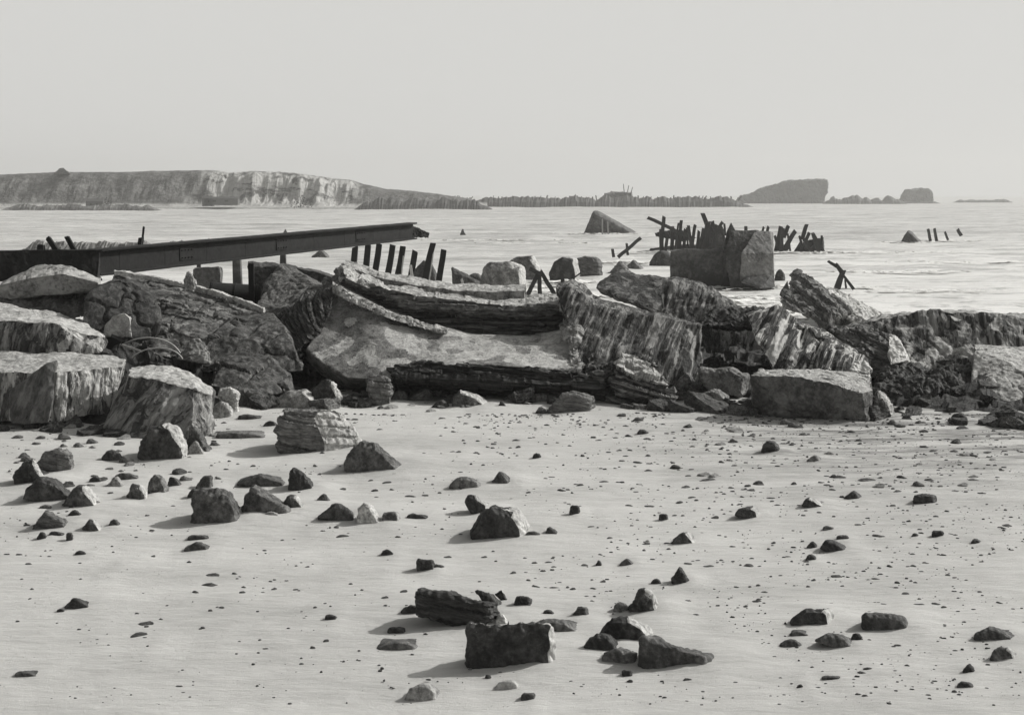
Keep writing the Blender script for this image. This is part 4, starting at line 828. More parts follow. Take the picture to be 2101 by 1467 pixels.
# rocks in the shallows behind the slab
def srock(label, x0, x1, y0, y1, sil='dome', tone=DK, t=.8, mat=None, layered=False, pale=False, cat='boulder', group='rocks and blocks in the shallows', name='sea_rock', ybase=None):
    return stone(name, label, x0, x1, y0, y1 if ybase is None else ybase, sil, tone, t, pale, cat, group, z=SEA, layered=layered)
srock('dark rounded rock behind the feet of the leaning posts', 842, 902, 534, 584)
srock('dark triangular block with a straight sloping edge right of the posts', 926, 986, 548, 592, [(0, 0), (0, 1), (.08, .95), (1, .3), (1, 0)])
srock('small dark rock filling the gap behind the triangular block', 950, 1000, 560, 590, 'dome')
srock('flat-topped dark block with a pale right side, in the shallows behind the slab', 984, 1082, 537, 600, [(0, .2), (.08, .8), (.2, .97), (.7, 1), (.95, .85), (1, 0), (0, 0)], MD, pale=True)
srock('slanting block with a pale end behind the flat-topped block', 1035, 1112, 525, 575, [(0, .6), (.3, .95), (.8, 1), (1, .5), (1, 0), (.1, 0)], MD, pale=True)
srock('dark twin-lobed rock right of the timber trestle', 1125, 1190, 526, 578, [(0, .3), (.2, .8), (.5, 1), (.9, .9), (1, .3), (.95, 0), (.1, 0)], DK, pale=True)
srock('ragged brick block at the right of the twin-lobed rock', 1178, 1236, 527, 566, 'block', MD, layered=True)
srock('low ragged rock under the slanting pole', 1243, 1300, 536, 562, 'ridge', MD, layered=True)
srock('low dark triangular rock right of the ragged rock', 1280, 1322, 534, 552, 'pyr', DK)
srock('flat dark reef left of the sunken bunker', 1330, 1392, 514, 546, 'dome', DK)
srock('big dark wedge of concrete jutting from the sea, its right side sloping down', 1195, 1308, 432, 480, [(0, 0), (.2, .98), (.24, 1), (.45, .75), (1, .03), (1, 0)], MD, t=.7)
srock('small dark pyramid in the sea far from the others', 943, 957, 470, 484, 'pyr', DK)
srock('dark triangular wedge standing in the sea at the right', 1845, 1893, 472, 499, [(0, 0), (.35, .95), (.42, 1), (1, .05), (1, 0)], DK)
srock('small triangular rock in the sea under the girder tip', 637, 678, 513, 527, 'ridge', DK)
srock('tiny peaked rock showing above the girder', 580, 592, 470, 482, 'pyr', MD)
srock('small rock on the water at the foot of the bunker', 1588, 1612, 552, 576, 'dome', DK)
# timber trestle
tr = empty('timber_trestle', P(1108, 600, 46), 'dark A-shaped timber trestle standing between the parapet and the streaked block', 'trestle')
for (xb, yb, xt, yt, nm) in ((1082, 606, 1104, 562, 'leg'), (1108, 606, 1106, 560, 'leg'), (1138, 604, 1108, 556, 'leg'), (1088, 552, 1116, 566, 'crosspiece')):
    bm = bmesh.new(); beam_bm(bm, P(xb, yb, 46), P(xt, yt, 46.3), 9 / F * 46, 7 / F * 46, .9, .3); bmesh.ops.recalc_face_normals(bm, faces=bm.faces)
    link(nm, bm, M_wood, tr)
post('dark timber leg standing under the twin-lobed rock', 1158, 592, 1152, 560, 50, 8, 'loose timbers in the shallows')
post('short timber leg beside the first one under the twin-lobed rock', 1172, 584, 1176, 560, 50, 6, 'loose timbers in the shallows')
post('thin dark stick rising from the tip of the streaked block', 1172, 574, 1192, 560, 30, 3, None, 'stick', M_wood, 'stick')
post('slanting dark pole with upper end to the right, over the ragged rock', 1268, 528, 1314, 489, 95, 7, 'loose timbers in the shallows', 'slanting_pole', cat='pole')
post('short upright stub crossing the slanting pole', 1288, 524, 1286, 500, 95, 5, 'loose timbers in the shallows')
post('small stub left of the slanting pole', 1259, 528, 1257, 512, 95, 6, 'loose timbers in the shallows')
# driftwood fork in the sea
dw = empty('driftwood_fork', P(1724, 592, 64), 'dark forked driftwood standing in the sea at right', 'driftwood')
for (xb, yb, xt, yt, w0, nm) in ((1718, 592, 1730, 556, 12, 'trunk'), (1752, 594, 1728, 562, 6, 'prop'), (1728, 560, 1716, 543, 9, 'branch'), (1718, 548, 1699, 536, 7, 'branch'), (1736, 591, 1734, 574, 4, 'prop')):
    bm = bmesh.new(); beam_bm(bm, P(xb, yb, 64), P(xt, yt, 64.2), w0 / F * 64, w0 / F * 55, .7, .3); bmesh.ops.recalc_face_normals(bm, faces=bm.faces)
    link(nm, bm, M_wood, dw)
# sunken bunker
bk = empty('sunken_bunker', P(1480, 585, 66), 'dark concrete bunker tilted in the surf, with a lighter right-hand wall', 'bunker')
conc = stone_mat(0.045, 0.14, 0.5, sc=0.8, grain=6, bd=0.04, tide=1); conc2 = stone_mat(0.09, 0.22, 0.48, sc=0.8, grain=6, bd=0.04, tide=1)
def bpart(nm, pts, mat, seed): 
    bm = hull(pts); refine(bm, 0.13); rough(bm, amp=0.05, scale=0.9, seed=seed); link(nm, bm, mat, bk)
bpart('low_wing', [P(1376, 608, 66), P(1510, 610, 66), P(1376, 516, 66), P(1400, 511, 66), P(1480, 514, 66), P(1510, 530, 66), P(1380, 514, 68.5), P(1505, 512, 68.5), P(1376, 608, 69), P(1510, 608, 69)], conc, 61)
bpart('main_wall', [P(1500, 606, 65), P(1545, 606, 65), P(1488, 520, 65.4), P(1500, 474, 66), P(1552, 472, 66), P(1520, 540, 65), P(1500, 474, 69), P(1556, 474, 69), P(1550, 606, 69)], conc, 62)
bpart('right_wall', [P(1517, 598, 64.8), P(1588, 593, 65.2), P(1522, 520, 64.9), P(1548, 478, 65.8), P(1580, 475, 66.2), P(1587, 520, 65.4), P(1585, 478, 68.5), P(1550, 474, 68), P(1588, 593, 68)], conc2, 63)
bpart('gable', [P(1484, 520, 66.4), P(1492, 478, 66.4), P(1500, 458, 66.4), P(1512, 480, 66.4), P(1530, 520, 66.4), P(1500, 460, 67.5), P(1492, 520, 67.5), P(1520, 520, 67.5)], conc, 64)
bpart('broken_foot', [P(1520, 580, 64.5), P(1560, 592, 64), P(1592, 590, 64.6), P(1530, 566, 65), P(1586, 562, 65.2), P(1560, 560, 67)], conc, 65)
# wreck posts around the bunker
G2 = 'posts of the wrecked pier around the bunker'
wp = [(1408, 484, 1330, 447, 7, 'long slanting plank at the far left of the wrecked pier'), (1356, 515, 1362, 444, 7, ''), (1358, 515, 1356, 470, 8, ''), (1378, 514, 1380, 466, 7, ''), (1390, 500, 1398, 452, 6, ''), (1402, 512, 1406, 470, 6, ''), (1418, 514, 1426, 462, 6, ''), (1420, 498, 1412, 464, 6, ''),
      (1436, 514, 1444, 468, 7, ''), (1448, 514, 1452, 456, 10, ''), (1452, 466, 1441, 438, 8, 'leaning stake forming the highest point of the pier'), (1466, 512, 1462, 455, 7, ''), (1474, 470, 1482, 456, 6, ''), (1488, 484, 1486, 460, 4, ''), (1530, 478, 1530, 464, 6, ''), (1564, 478, 1567, 466, 4, ''), (1574, 476, 1577, 465, 5, ''), (1480, 500, 1500, 468, 6, ''),
      (1592, 512, 1602, 466, 8, ''), (1602, 512, 1606, 470, 6, ''), (1608, 488, 1618, 463, 7, ''), (1604, 518, 1632, 474, 8, ''), (1646, 492, 1655, 460, 7, ''), (1642, 504, 1660, 478, 6, ''), (1668, 515, 1648, 490, 6, ''), (1680, 510, 1668, 480, 7, ''), (1690, 505, 1672, 486, 6, ''), (1364, 516, 1370, 480, 6, ''), (1384, 516, 1392, 458, 5, ''), (1396, 516, 1395, 476, 7, ''), (1412, 516, 1409, 468, 5, ''), (1430, 516, 1434, 474, 8, ''), (1440, 516, 1450, 476, 6, ''), (1456, 516, 1474, 466, 6, ''), (1470, 516, 1468, 462, 5, ''),
      (1598, 516, 1590, 484, 6, ''), (1612, 516, 1622, 492, 7, ''), (1622, 516, 1616, 480, 5, ''), (1650, 516, 1640, 484, 6, ''), (1662, 516, 1676, 492, 8, ''), (1684, 516, 1686, 484, 6, ''), (1630, 515, 1645, 495, 7, '')]
for i, (a, b, c, d_, w, lb) in enumerate(wp):
    b = max(b, 519) if b > 495 else b
    post(lb or 'dark wooden post of the wrecked pier standing in the surf around the bunker', a, b, c, d_, 106 + 5 * hsh(i), w * (1.05 if i < 28 else .75), G2)
def wplate(nm, lb, pts, seed, cat):
    bm = hull(pts); refine(bm, .25); rough(bm, amp=.1, scale=.7, seed=seed); o = link(nm, bm, conc); tag(o, lb, cat, G2)
D = 110
wplate('pier_deck', 'low dark deck fragment between the pier posts left of the bunker', [P(1326, 528, D), P(1510, 528, D), P(1335, 510, D), P(1372, 505, D), P(1505, 506, D + 1), P(1440, 500, D + 3), P(1500, 526, D + 4), P(1330, 526, D + 4)], 71, 'pier deck')
wplate('pier_plate', 'dark slab among the left pier posts', [P(1342, 478, D), P(1380, 472, D), P(1345, 486, D), P(1400, 496, D), P(1430, 488, D), P(1400, 474, D), P(1380, 480, D + 2), P(1420, 490, D + 2)], 72, 'pier plate')
wplate('pier_plate', 'pointed dark slab just left of the bunker gable', [P(1440, 506, D), P(1452, 470, D), P(1460, 458, D), P(1482, 466, D), P(1492, 506, D), P(1460, 462, D + 2), P(1490, 506, D + 2)], 73, 'pier plate')
wplate('pier_plate', 'dark jagged slab at the right end of the wrecked pier', [P(1632, 522, D), P(1640, 502, D), P(1652, 492, D), P(1690, 488, D), P(1686, 522, D), P(1660, 494, D + 2), P(1690, 520, D + 2)], 74, 'pier plate')
wplate('pier_plate', 'sharp dark slab leaning right of the bunker', [P(1590, 522, D), P(1598, 468, D), P(1604, 466, D), P(1612, 522, D), P(1600, 470, D + 1), P(1608, 522, D + 1.5)], 75, 'pier plate')
for i, (a, b, c, d_, w, lb) in enumerate([(1909, 495, 1904, 470, 5, 'thin stub standing first right of the triangular sea wedge'), (1922, 495, 1917, 470, 5, 'thin stub second right of the triangular sea wedge'), (1945, 493, 1939, 476, 4, 'short leaning stub third right of the sea wedge'), (1972, 484, 1964, 470, 6, 'bent stub farthest right of the sea wedge'),
      (1236, 481, 1236, 450, 3, 'pale pole in front of the big concrete wedge, left of two'), (1248, 481, 1247, 455, 3, 'pale pole in front of the big concrete wedge, right of two')]):
    post(lb, a, b, c, d_, 132 if i < 4 else 150, w, 'stubs standing in the open sea', 'pole_stub', M_woodpale if i > 3 else M_wood)
# ------------------------------------------------------------------ girder
gd = empty('steel_girder', P(60, 570, 30), 'long black steel girder rising to the right, its far end torn', 'girder')
def gseg(nm, A, B, h0, h1, t, yo=0):
    """A, B = centre points; h = heights; t = thickness across"""
    bm = bmesh.new(); n = 40; rings = []
    side = (B - A).cross(Vector((0, 0, 1))).normalized()
    for i in range(n + 1):
        f = i / n; c = A.lerp(B, f); h = h0 + (h1 - h0) * f
        rings.append([bm.verts.new(c + side * sx * t / 2 + Vector((0, 0, sz * h / 2 + 0.008 * noise.noise(c * 3 + Vector((sz, sx, 0)))))) for sx, sz in ((-1, -1), (1, -1), (1, 1), (-1, 1))])
    for p, q in zip(rings, rings[1:]):
        for j in range(4): bm.faces.new((p[j], p[(j + 1) % 4], q[(j + 1) % 4], q[j]))
    bm.faces.new(rings[0]); bm.faces.new(rings[-1][::-1]); bmesh.ops.recalc_face_normals(bm, faces=bm.faces)
    link(nm, bm, M_iron, gd)
A0, A1 = P(195, 539, 30.5), P(846, 474, 43.0)
gseg('web', A0, A1, .50, .44, .06)
up = Vector((0, 0, 1))
gseg('flange', A0 + up * .27, A1 + up * .235, .045, .045, .34)
gseg('flange', A0 - up * .27, A1 - up * .235, .045, .045, .34)
for k in range(9):
    c = A0.lerp(A1, (k + .5) / 9); bm = bmesh.new(); bmesh.ops.create_cube(bm, size=1, matrix=Matrix.Translation(c) @ Matrix.Diagonal((.035, .09, .47, 1)))
    link('stiffener', bm, M_iron, gd)
for k in (.22, .5, .78):
    c = A0.lerp(A1, k); q = (A1 - A0).to_track_quat('X', 'Z').to_matrix().to_4x4(); bm = bmesh.new(); bmesh.ops.create_cube(bm, size=1, matrix=Matrix.Translation(c) @ q @ Matrix.Diagonal((.5, .10, .30, 1)))
    for i in range(4):
        for z_ in (-.09, .09): bmesh.ops.create_cube(bm, size=.03, matrix=Matrix.Translation(c) @ q @ Matrix.Translation((-.18 + i * .12, -.06, z_)))
    link('splice_plate', bm, M_iron, gd)
bm = loft([[P(843, 490, 42.9), P(860, 484, 43.2), P(878, 486, 43.5)], [P(843, 462, 42.9), P(858, 470, 43.2), P(881, 478, 43.5)], [P(843, 462, 43.1), P(858, 470, 43.4), P(881, 478, 43.7)], [P(843, 490, 43.1), P(860, 484, 43.4), P(878, 486, 43.7)]], 14)
refine(bm, .05); rough(bm, amp=.05, scale=5, seed=80); link('torn_end', bm, M_iron, gd)
gd2 = empty('steel_girder', P(60, 575, 29.5), 'short black girder piece lying at the left edge under the long girder', 'girder')
bm = hull([P(-90, 577, 28.6), P(200, 572, 29.6), P(-90, 519, 28.6), P(130, 512, 29.4), P(205, 516, 29.7), P(-90, 519, 29.0), P(205, 516, 30.1), P(205, 572, 30.1), P(-90, 577, 29.0)])
refine(bm, .08); rough(bm, amp=.02, scale=3, seed=81); link('web', bm, M_iron, gd2)
for (y, k) in ((514, 0), (571, 1)):
    bm = bmesh.new(); beam_bm(bm, P(-92, y + 4, 28.8), P(208, y + (0 if k == 0 else 2), 29.8), .045, .36, 1, .3); bmesh.ops.recalc_face_normals(bm, faces=bm.faces); link('flange', bm, M_iron, gd2)
GI = 'iron stubs standing on the girder'
post('broad black iron stub leaning left on the short girder', 118, 518, 98, 487, 29.5, 10, GI, 'iron_stub', M_iron, 'iron stub')
post('second black iron stub leaning left, near the joint of the girders', 155, 518, 138, 487, 29.8, 9, GI, 'iron_stub', M_iron, 'iron stub')
post('small square iron stub at the far left on the girder', 85, 518, 84, 500, 29.4, 13, GI, 'iron_stub', M_iron, 'iron stub')
post('slim upright iron pin on the girder', 291, 508, 295, 466, 32.5, 4, GI, 'iron_pin', M_iron, 'iron pin')
post('thick short iron bolt at the foot of the slim pin', 286, 510, 288, 488, 32.4, 8, GI, 'iron_stub', M_iron, 'iron stub')
GS = 'concrete piers under the girder'
post('stout grey pier under the middle of the girder', 488, 590, 486, 532, 45, 17, GS, 'concrete_pier', conc, 'pier', jag=0)
post('narrow grey pier farther right under the girder', 581, 545, 581, 518, 60, 12, GS, 'concrete_pier', conc, 'pier', jag=0)
post('small dark pier left under the girder', 408, 560, 408, 540, 45, 8, GS, 'concrete_pier', conc, 'pier', jag=0)
# rusted tank and hoops
tk = empty('rusted_tank', P(470, 620, 29.5), 'black rusted cylinder tank lying in shade below the girder', 'tank')
def cyl(bm, a, b, r, seg=24):
    z = (b - a); M = Matrix.Translation((a + b) / 2) @ z.to_track_quat('Z', 'Y').to_matrix().to_4x4()
    bmesh.ops.create_cone(bm, cap_ends=True, segments=seg, radius1=r, radius2=r, depth=z.length, matrix=M)
bm = bmesh.new(); cyl(bm, P(432, 600, 30), P(530, 606, 30.4), .22); link('drum', bm, M_iron, tk)
for px in (434, 480, 525):
    bm = bmesh.new(); a = P(px, 600 + (px - 432) * .06, 30 + (px - 432) * .004); cyl(bm, a, a + Vector((.04, .002, -.003)), .235); link('band', bm, M_iron, tk)
bm = bmesh.new(); beam_bm(bm, P(512, 540, 30), P(514, 625, 30), .06, .06); link('upright', bm, M_iron, tk)
def hoop(label, cx, cy, rx, ry, d, a0, a1, tilt=0.2, r=.01):
    bm = bmesh.new(); rings = []; n = 28
    for i in range(n + 1):
        a = R(a0 + (a1 - a0) * i / n); c = P(cx, cy, d) + Vector((math.cos(a) * rx / F * d, math.cos(a) * tilt, math.sin(a) * ry / F * d))
        rd = Vector((math.cos(a), 0, math.sin(a)))
        rings.append([bm.verts.new(c + rd * r * u + Vector((0, r * 3 * v, 0))) for u, v in ((-1, -1), (1, -1), (1, 1), (-1, 1))])
    for p, q in zip(rings, rings[1:]):
        for j in range(4): bm.faces.new((p[j], p[(j + 1) % 4], q[(j + 1) % 4], q[j]))
    bm.faces.new(rings[0]); bm.faces.new(rings[-1][::-1]); bmesh.ops.recalc_face_normals(bm, faces=bm.faces)
    o = link('iron_hoop', bm, plain('pale_rusted_iron', .22, .6, 10, .4, .005), shade=False); tag(o, label, 'iron hoop', 'bent iron hoops')
hoop('large bent iron hoop in the dark gap behind the pale pitted block', 300, 745, 68, 52, 24.0, 170, 20)
hoop('smaller bent iron hoop inside the large one', 320, 748, 50, 34, 23.9, 150, 15)
post('slanting iron strap under the bent hoops', 250, 708, 292, 722, 23.8, 4, 'bent iron hoops', 'iron_strap', plain('pale_iron', .2, .6), 'iron strap')
post('black iron plate standing at the left of the bent hoops', 232, 728, 240, 690, 24.2, 26, 'bent iron hoops', 'iron_plate', M_iron, 'iron plate', tpx=4)
post('small bright bolt hanging under the girder joint', 203, 590, 205, 566, 29.2, 5, None, 'iron_bolt', M_woodpale, 'bolt')
st('stone', 'ragged white stone perched on the long dark slab', 378, 402, 556, 592, [(.1, 0), (0, .4), (.3, 1), (.6, .95), (1, .4), (.8, 0)], PL, z=1.7)
# ------------------------------------------------------------------ strip of reef behind the girder on the left
def build_reef(name, label, x0, x1, y, hpx, seed, spikes=0, tone=(0.07, 0.2), mat=None, cat='reef', ks=0.35):
    d = ddist(y, SEA); n = int((x1 - x0) / 3); bm = bmesh.new(); rows = []
    for i in range(n + 1):
        px = x0 + (x1 - x0) * i / n; e = min(1, min(i, n - i) / (n * .08 + 1))
        h = hpx / F * d * e * max(.12, (.8 + 1.1 * ks * noise.fractal(Vector((px * .03, seed, 0)), .8, 2, 4) + ks * .35 * noise.noise(Vector((px * .16, seed, 5)))))
        r = []
        for (o_, k) in ((-.5, -.3), (-.3, .5), (0, 1), (.6, .9), (1, -.3)):
            r.append(bm.verts.new(((px - CX) / F * d, d + o_ * hpx / F * d * 1.5 + rnd.uniform(-.1, .1) * hpx / F * d, SEA + h * k * rnd.uniform(.94, 1.05))))
        rows.append(r)
    for a, b in zip(rows, rows[1:]):
        for j in range(4): bm.faces.new((a[j], b[j], b[j + 1], a[j + 1]))
    bm.faces.new(rows[0]); bm.faces.new(rows[-1][::-1])
    for i in range(n + 1 and len(rows) - 1): bm.faces.new((rows[i][4], rows[i + 1][4], rows[i + 1][0], rows[i][0]))
    bmesh.ops.recalc_face_normals(bm, faces=bm.faces)
    o = link(name, bm, mat or stone_mat(tone[0], tone[1], .5, sc=1.2 * 100 / d, grain=6 * 60 / d, bd=.1)); tag(o, label, cat, 'reefs and breakwaters'); return o
build_reef('reef', 'low grey reef of weedy rock in the water just above the girder', 30, 470, 520, 28, 1, mat=stone_mat(.14, .32, .5, sc=1.5))
build_reef('reef', 'thin rocky shelf at far left below the cliff', 0, 330, 432, 14, 2, mat=stone_mat(.12, .3, .5, sc=.3))
build_reef('breakwater', 'long rocky line at the water edge below the cliff and headland', 300, 980, 428, 13, 3, mat=stone_mat(.1, .22, .5, sc=.3), cat='breakwater')
build_reef('breakwater', 'ragged dark spit joining the headland to the far breakwater', 728, 1010, 430, 24, 8, mat=stone_mat(.05, .12, .5, sc=.3), cat='breakwater', ks=.45)
build_reef('breakwater', 'far dark breakwater crossing the middle of the horizon', 940, 1545, 425, 25, 4, mat=stone_mat(.06, .12, .5, sc=.3), cat='breakwater', ks=.3)
build_reef('breakwater', 'low broken rocks trailing right of the great hulk', 1690, 1860, 419, 16, 5, mat=stone_mat(.08, .16, .5, sc=.3), cat='breakwater', ks=.7)
build_reef('reef', 'thin far strip of rock near the right edge of the sea', 1955, 2080, 416, 7, 6, mat=stone_mat(.08, .16, .5, sc=.3))
build_reef('reef', 'short rocks between the right breakwater and the small hulk', 1840, 1930, 418, 5, 7, mat=stone_mat(.08, .16, .5, sc=.3))
d6 = ddist(425, SEA)
for i in range(58):
    px = 1005 + i * 9 + rnd.uniform(-9, 9)
    post('tiny far picket standing on the breakwater at the horizon', px, 412, px + rnd.uniform(-2, 6), 404 + rnd.uniform(-3, 4), d6 + rnd.uniform(-1, 2), rnd.uniform(1.2, 3), 'far pickets on the breakwater', 'picket', M_wood, 'picket', jag=0)
for i in range(22):
    px = 838 + i * 6 + rnd.uniform(-2, 2)
    post('tiny far picket standing on the spit below the headland', px, 408 + i * .15, px + rnd.uniform(0, 7), 399 + i * .3 + rnd.uniform(-2, 2), d6, 2.0, 'far pickets on the spit', 'picket', M_wood, 'picket', jag=0)
# far hulks
def hulk(label, pts, seed, L=1.2, v=.06, name='hulk', cat='hulk'):
    bm = hull(pts); refine(bm, L); rough(bm, amp=1.1, scale=.1, fine=.5, chip=.5, chs=.25, seed=seed)
    o = link(name, bm, stone_mat(v, v * 2.2, .5, sc=.25, grain=1.5, bd=.3)); tag(o, label, cat, 'far wrecks in the haze')
DH = ddist(418, SEA)
hulk('great dark rock-like hulk on the horizon, its flat top rising to the right', [P(1520, 420, DH), P(1690, 420, DH), P(1528, 402, DH), P(1560, 386, DH), P(1600, 375, DH), P(1640, 369, DH), P(1697, 370, DH), P(1700, 384, DH), P(1690, 400, DH), P(1640, 370, DH + 22), P(1695, 371, DH + 22), P(1540, 420, DH + 22), P(1690, 420, DH + 22)], 91)
hulk('low foot of wreckage joining the great hulk to the breakwater', [P(1500, 420, DH), P(1580, 420, DH), P(1518, 402, DH), P(1545, 396, DH), P(1580, 400, DH), P(1545, 398, DH + 8), P(1510, 420, DH + 8), P(1580, 420, DH + 8)], 92)
hulk('smaller square hulk fading in spray, right of the great one', [P(1843, 417, DH + 40), P(1915, 417, DH + 40), P(1848, 402, DH + 40), P(1857, 389, DH + 40), P(1905, 387, DH + 40), P(1915, 396, DH + 40), P(1860, 390, DH + 55), P(1905, 388, DH + 55), P(1850, 417, DH + 55), P(1912, 417, DH + 55)], 93)
hulk('little boxy wreck on the far breakwater', [P(1240, 418, d6 + 3), P(1300, 418, d6 + 3), P(1240, 397, d6 + 3), P(1296, 395, d6 + 3), P(1242, 398, d6 + 9), P(1296, 396, d6 + 9), P(1296, 418, d6 + 9), P(1242, 418, d6 + 9)], 94, v=.05, name='boxy_wreck', cat='wreck')
for i, (a, b) in enumerate(((1281, 1279), (1287, 1290), (1294, 1298))):
    post('thin mast sticking up from the boxy wreck', a, 398, b, 378 + i * 3, d6 + 5, 1.6, 'masts of the boxy wreck', 'mast', M_wood, 'mast', jag=0)
def build_foam():
    V, Fc = [], []
    spots = [(1480, 592, 5.2, 2.6), (1590, 590, 2.2, 1.5), (1030, 600, 3.2, 1.6), (1110, 590, 2.5, 1.5), (1190, 580, 3.5, 1.8), (1725, 593, 2.2, 1.0), (1640, 650, 3.0, 3.0), (1560, 620, 3.5, 3.5), (1780, 650, 3, 1.8), (1420, 520, 7, 2.5), (1550, 520, 9, 3.0),
             (1640, 520, 6, 2.5), (1250, 481, 7, 3), (1870, 499, 5, 2), (1930, 496, 5, 2), (1300, 540, 4, 2), (1260, 610, 2.5, 2.5), (1850, 560, 6, 1.2), (1950, 600, 5, 1.0), (1800, 520, 8, 1.4), (2000, 540, 7, 1.3), (1000, 494, 9, 1.5), (1120, 500, 8, 1.2)]
    for k, (px, py, rx, ry) in enumerate(spots):
        c = Q(px, py, SEA); st_ = max(.07, c.y * .0016); nx, ny = int(2 * rx / st_), int(2 * ry / st_); idx = {}
        def vid(i, j):
            if (i, j) not in idx:
                x = c.x - rx + i * st_; y = c.y - ry + j * st_
                idx[(i, j)] = len(V); V.append((x, y, SEA + .09 + .07 * noise.fractal(Vector((x * 1.7, y * 1.7, k)), .8, 2, 3)))
            return idx[(i, j)]
        for i in range(nx):
            for j in range(ny):
                u = (i / nx - .5) * 2; v = (j / ny - .5) * 2; x = c.x + u * rx; y = c.y + v * ry
                if noise.fractal(Vector((x * .8, y * 1.6, k * 3)), .7, 2, 4) > -.15 + .85 * (u * u + v * v): Fc.append((vid(i, j), vid(i + 1, j), vid(i + 1, j + 1), vid(i, j + 1)))
    me = bpy.data.meshes.new('surf_foam'); me.from_pydata(V, [], Fc); me.materials.append(plain('white_foam', .78, .7, 5, .12, .05))
    me.polygons.foreach_set('use_smooth', [True] * len(me.polygons))
    o = bpy.data.objects.new('surf_foam', me); C.objects.link(o); tag(o, 'white foam washing round the wrecks and rocks in the shallows', 'foam', kind='stuff')
build_foam()
# ------------------------------------------------------------------ cliff, far beach, huts
def build_cliff():
    top = [(-40, 360), (25, 358), (120, 354), (240, 354), (350, 351), (440, 350), (470, 355), (520, 352), (600, 355), (680, 366), (720, 370), (745, 378), (790, 388), (840, 392), (900, 399), (960, 408), (990, 416)]
    d0 = ddist(430, SEA) + 30
    def tp(x):
        for (a, b), (c, d) in zip(top, top[1:]):
            if x <= c: return b + (d - b) * (x - a) / (c - a)
        return top[-1][1]
    bm = bmesh.new(); rows = []; NX, NY = 420, 44
    for i in range(NX + 1):
        px = -60 + i * (1060 / NX); ht = H - (tp(px) - HY) / F * (d0 + 32) ; r = []
        head = smooth(690, 800, px); bareness = smooth(370, 450, px) * (1 - smooth(700, 735, px))
        for j in range(NY + 1):
            s = j / NY; d = d0 - 22 + s * 90
            x = (px - CX) / F * d
            q = Vector((x * .05, d * .05, 0))
            rise = smooth(.18, .56, s + .03 * noise.noise(q * 3)) * (1 - .5 * bareness) + bareness * .5 * smooth(.3, .44, s + .07 * noise.fractal(Vector((x * .12, 0, 0)), .8, 2, 3))
            z = (SEA + .6) + (ht - SEA - .6) * rise
            g_ = noise.fractal(Vector((x * .16, d * .05, 2)), .8, 2, 4)
            z += 2.6 * g_ * rise * (1 - rise) * 4 * (.5 + bareness) + .22 * noise.fractal(Vector((x * .3, d * .2, 4)), .8, 2, 4) * rise
            if s < .06: z = SEA - .5
            if s > .9: z = SEA - .5
            r.append(bm.verts.new((x, d, z)))
        rows.append(r)
    for a, b in zip(rows, rows[1:]):
        for j in range(NY): bm.faces.new((a[j], b[j], b[j + 1], a[j + 1]))
    m, t, b = nodes('dune_cliff'); o, v = mapping(t, (0, 0, 0), (1, 1, 2.2))
    sp = t.nodes.new('ShaderNodeSeparateXYZ'); t.links.new(o, sp.inputs[0])
    n1 = nz(t, v, .12, 8, .72, .6); n2 = nz(t, o, .6, 5, .7)
    # bare pale sand on the right part of the cliff and on the beach at its foot, scrub elsewhere
    mx = ramp(t, mth(t, 'ADD', mth(t, 'MULTIPLY', sp.outputs[0], .01), mth(t, 'MULTIPLY', n1, .35)), [(-0.0, g(0)), (1, g(1))])
    xa = mth(t, 'ADD', mth(t, 'MULTIPLY', sp.outputs[0], .01), 1.22)
    bx = mth(t, 'MULTIPLY', ramp(t, xa, [(0.02, g(0)), (0.14, g(1))]), ramp(t, xa, [(0.62, g(1)), (0.67, g(0))]))
    bare = mth(t, 'MULTIPLY', bx, ramp(t, n1, [(.43, g(0)), (.5, g(1))]))
    low = ramp(t, mth(t, 'ADD', mth(t, 'MULTIPLY', sp.outputs[2], .2), mth(t, 'MULTIPLY', n2, .3)), [(.28, g(1)), (.42, g(0))])
    f = mth(t, 'MAXIMUM', bare, low)
    col = mixc(t, f, ramp(t, mth(t, 'ADD', mth(t, 'MULTIPLY', n2, .5), mth(t, 'MULTIPLY', n1, .5)), [(.4, g(.05)), (.5, g(.1)), (.6, g(.2))]), ramp(t, n2, [(.3, g(.34)), (.7, g(.5))]))
    t.links.new(col, b.inputs['Base Color']); b.inputs['Roughness'].default_value = .95; b.inputs['Specular IOR Level'].default_value = .1
    bump(t, b, n2, .8)
    o = link('hills', bm, m, origin=Vector((0, 0, 0))); tag(o, kind='structure')
build_cliff()
M_hutw = plain('hut_wall', .1, .9); M_hutr = plain('hut_roof', .06, .9); M_hutp = plain('white_board', .6, .9)
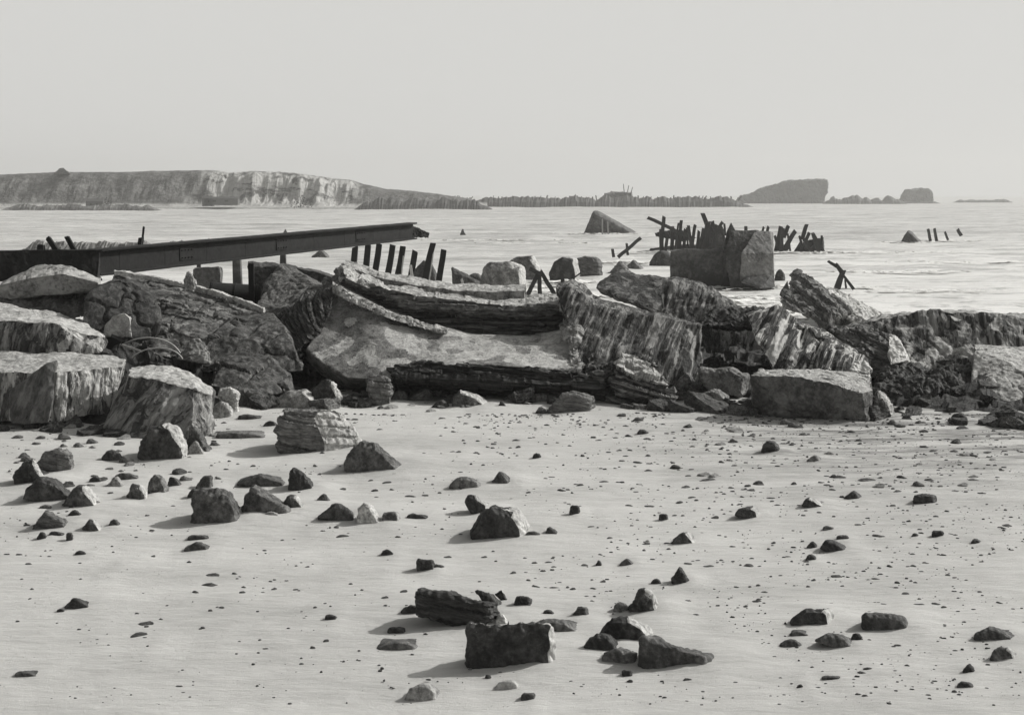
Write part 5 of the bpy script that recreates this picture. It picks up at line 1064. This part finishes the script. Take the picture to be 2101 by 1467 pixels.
def hut(label, x0, x1, y0, y1, wallmat, cat='hut'):
    d = ddist(430, SEA) + 12
    a, b = P(x0, y1, d), P(x1, y0, d); e = empty('beach_hut', Vector(((a.x + b.x) / 2, d, a.z)), label, cat, 'huts below the cliff')
    w, h = b.x - a.x, b.z - a.z; dp = 3.0
    bm = bmesh.new(); bmesh.ops.create_cube(bm, size=1, matrix=Matrix.Translation(((a.x + b.x) / 2, d + dp / 2, a.z + h * .36 - .3)) @ Matrix.Diagonal((w * .94, dp, h * .72 + .6, 1))); link('wall', bm, wallmat, e)
    bm = bmesh.new(); zt = a.z + h * .72; x_0, x_1 = a.x, b.x
    v = [bm.verts.new(p) for p in ((x_0, d - .3, zt), (x_1, d - .3, zt), (x_1, d + dp + .3, zt), (x_0, d + dp + .3, zt), (x_0 + w * .04, d + dp / 2, a.z + h), (x_1 - w * .04, d + dp / 2, a.z + h))]
    for f in ((0, 1, 5, 4), (2, 3, 4, 5), (0, 4, 3), (1, 2, 5), (3, 2, 1, 0)): bm.faces.new([v[k] for k in f])
    link('roof', bm, M_hutr, e)
    for k in (.3, .65):
        bm = bmesh.new(); bmesh.ops.create_cube(bm, size=1, matrix=Matrix.Translation((a.x + w * k, d - .01, a.z + h * .38)) @ Matrix.Diagonal((w * .1, .06, h * .25, 1))); link('window', bm, M_iron, e)
hut('long low hut at the foot of the cliff, under the pale gully', 418, 490, 404, 418, M_hutw)
hut('squat dark hut at the left end of the long low hut', 414, 436, 402, 420, M_hutw)
hut('dark hut farthest left below the scrubby slope', 175, 212, 408, 427, M_hutw)
def shrub(label, x0, x1, y0, y1, seed):
    d = ddist(430, SEA) + 9; r = random.Random(seed); bm = bmesh.new(); a, b = P(x0, y1, d), P(x1, y0, d); w, h = b.x - a.x, b.z - a.z
    e = empty('shrub', Vector(((a.x + b.x) / 2, d, a.z - .2)), label, 'shrub', 'shrubs near the far water')
    for _ in range(420):
        u, t_ = r.uniform(-1, 1), r.random(); 
        if abs(u) > 1 - t_ * .8: continue
        c = Vector(((a.x + b.x) / 2 + u * w / 2, d + r.uniform(-1, 1) * w * .25, a.z + t_ * h)); s = .35
        p = [c + Vector((r.uniform(-s, s), r.uniform(-s, s), r.uniform(-s, s))) for _ in range(3)]; bm.faces.new([bm.verts.new(q) for q in p])
    link('crown', bm, plain('scrub_leaves', .05, .9), e)
    bm = bmesh.new(); beam_bm(bm, e.location, e.location + Vector((0, 0, h * .7)), .2, .2, .4); link('stem', bm, M_wood, e)
shrub('dark pointed shrub on the far water edge right of the huts', 594, 640, 400, 426, 5)
shrub('dark shrub beside the farthest left hut', 205, 235, 406, 426, 6)
shrub('little dark bush on the crest of the cliff at left', 116, 140, 346, 356, 7) if False else None
# small tumulus on the crest
bm = hull([P(110, 358, 520), P(145, 358, 520), P(122, 346, 520), P(130, 345, 520), P(138, 352, 520), P(112, 358, 530), P(145, 358, 530), P(128, 347, 526)]); refine(bm, .8); rough(bm, amp=.3, scale=.4, seed=98)
o = link('crest_mound', bm, stone_mat(.07, .14, .5, sc=.5)); tag(o, 'small dark ruin on the crest of the scrubby cliff at left', 'ruin')
# ------------------------------------------------------------------ haze
bm = bmesh.new(); bmesh.ops.create_cube(bm, size=1, matrix=Matrix.Translation((0, 480, 14)) @ Matrix.Diagonal((1900, 1240, 36, 1)))
m = bpy.data.materials.new('sea_haze'); m.use_nodes = True; t = m.node_tree; t.nodes.clear()
pvn = t.nodes.new('ShaderNodeVolumePrincipled'); pvn.inputs['Color'].default_value = g(.95); pvn.inputs['Density'].default_value = 0.0005; pvn.inputs['Anisotropy'].default_value = .3
ou = t.nodes.new('ShaderNodeOutputMaterial'); t.links.new(pvn.outputs[0], ou.inputs['Volume'])
o = link('haze', bm, m, origin=Vector((0, 480, -4))); tag(o, kind='stuff')
print('verts', sum(len(x.data.vertices) for x in bpy.data.objects if x.type == 'MESH'), 'objects', len(bpy.data.objects))
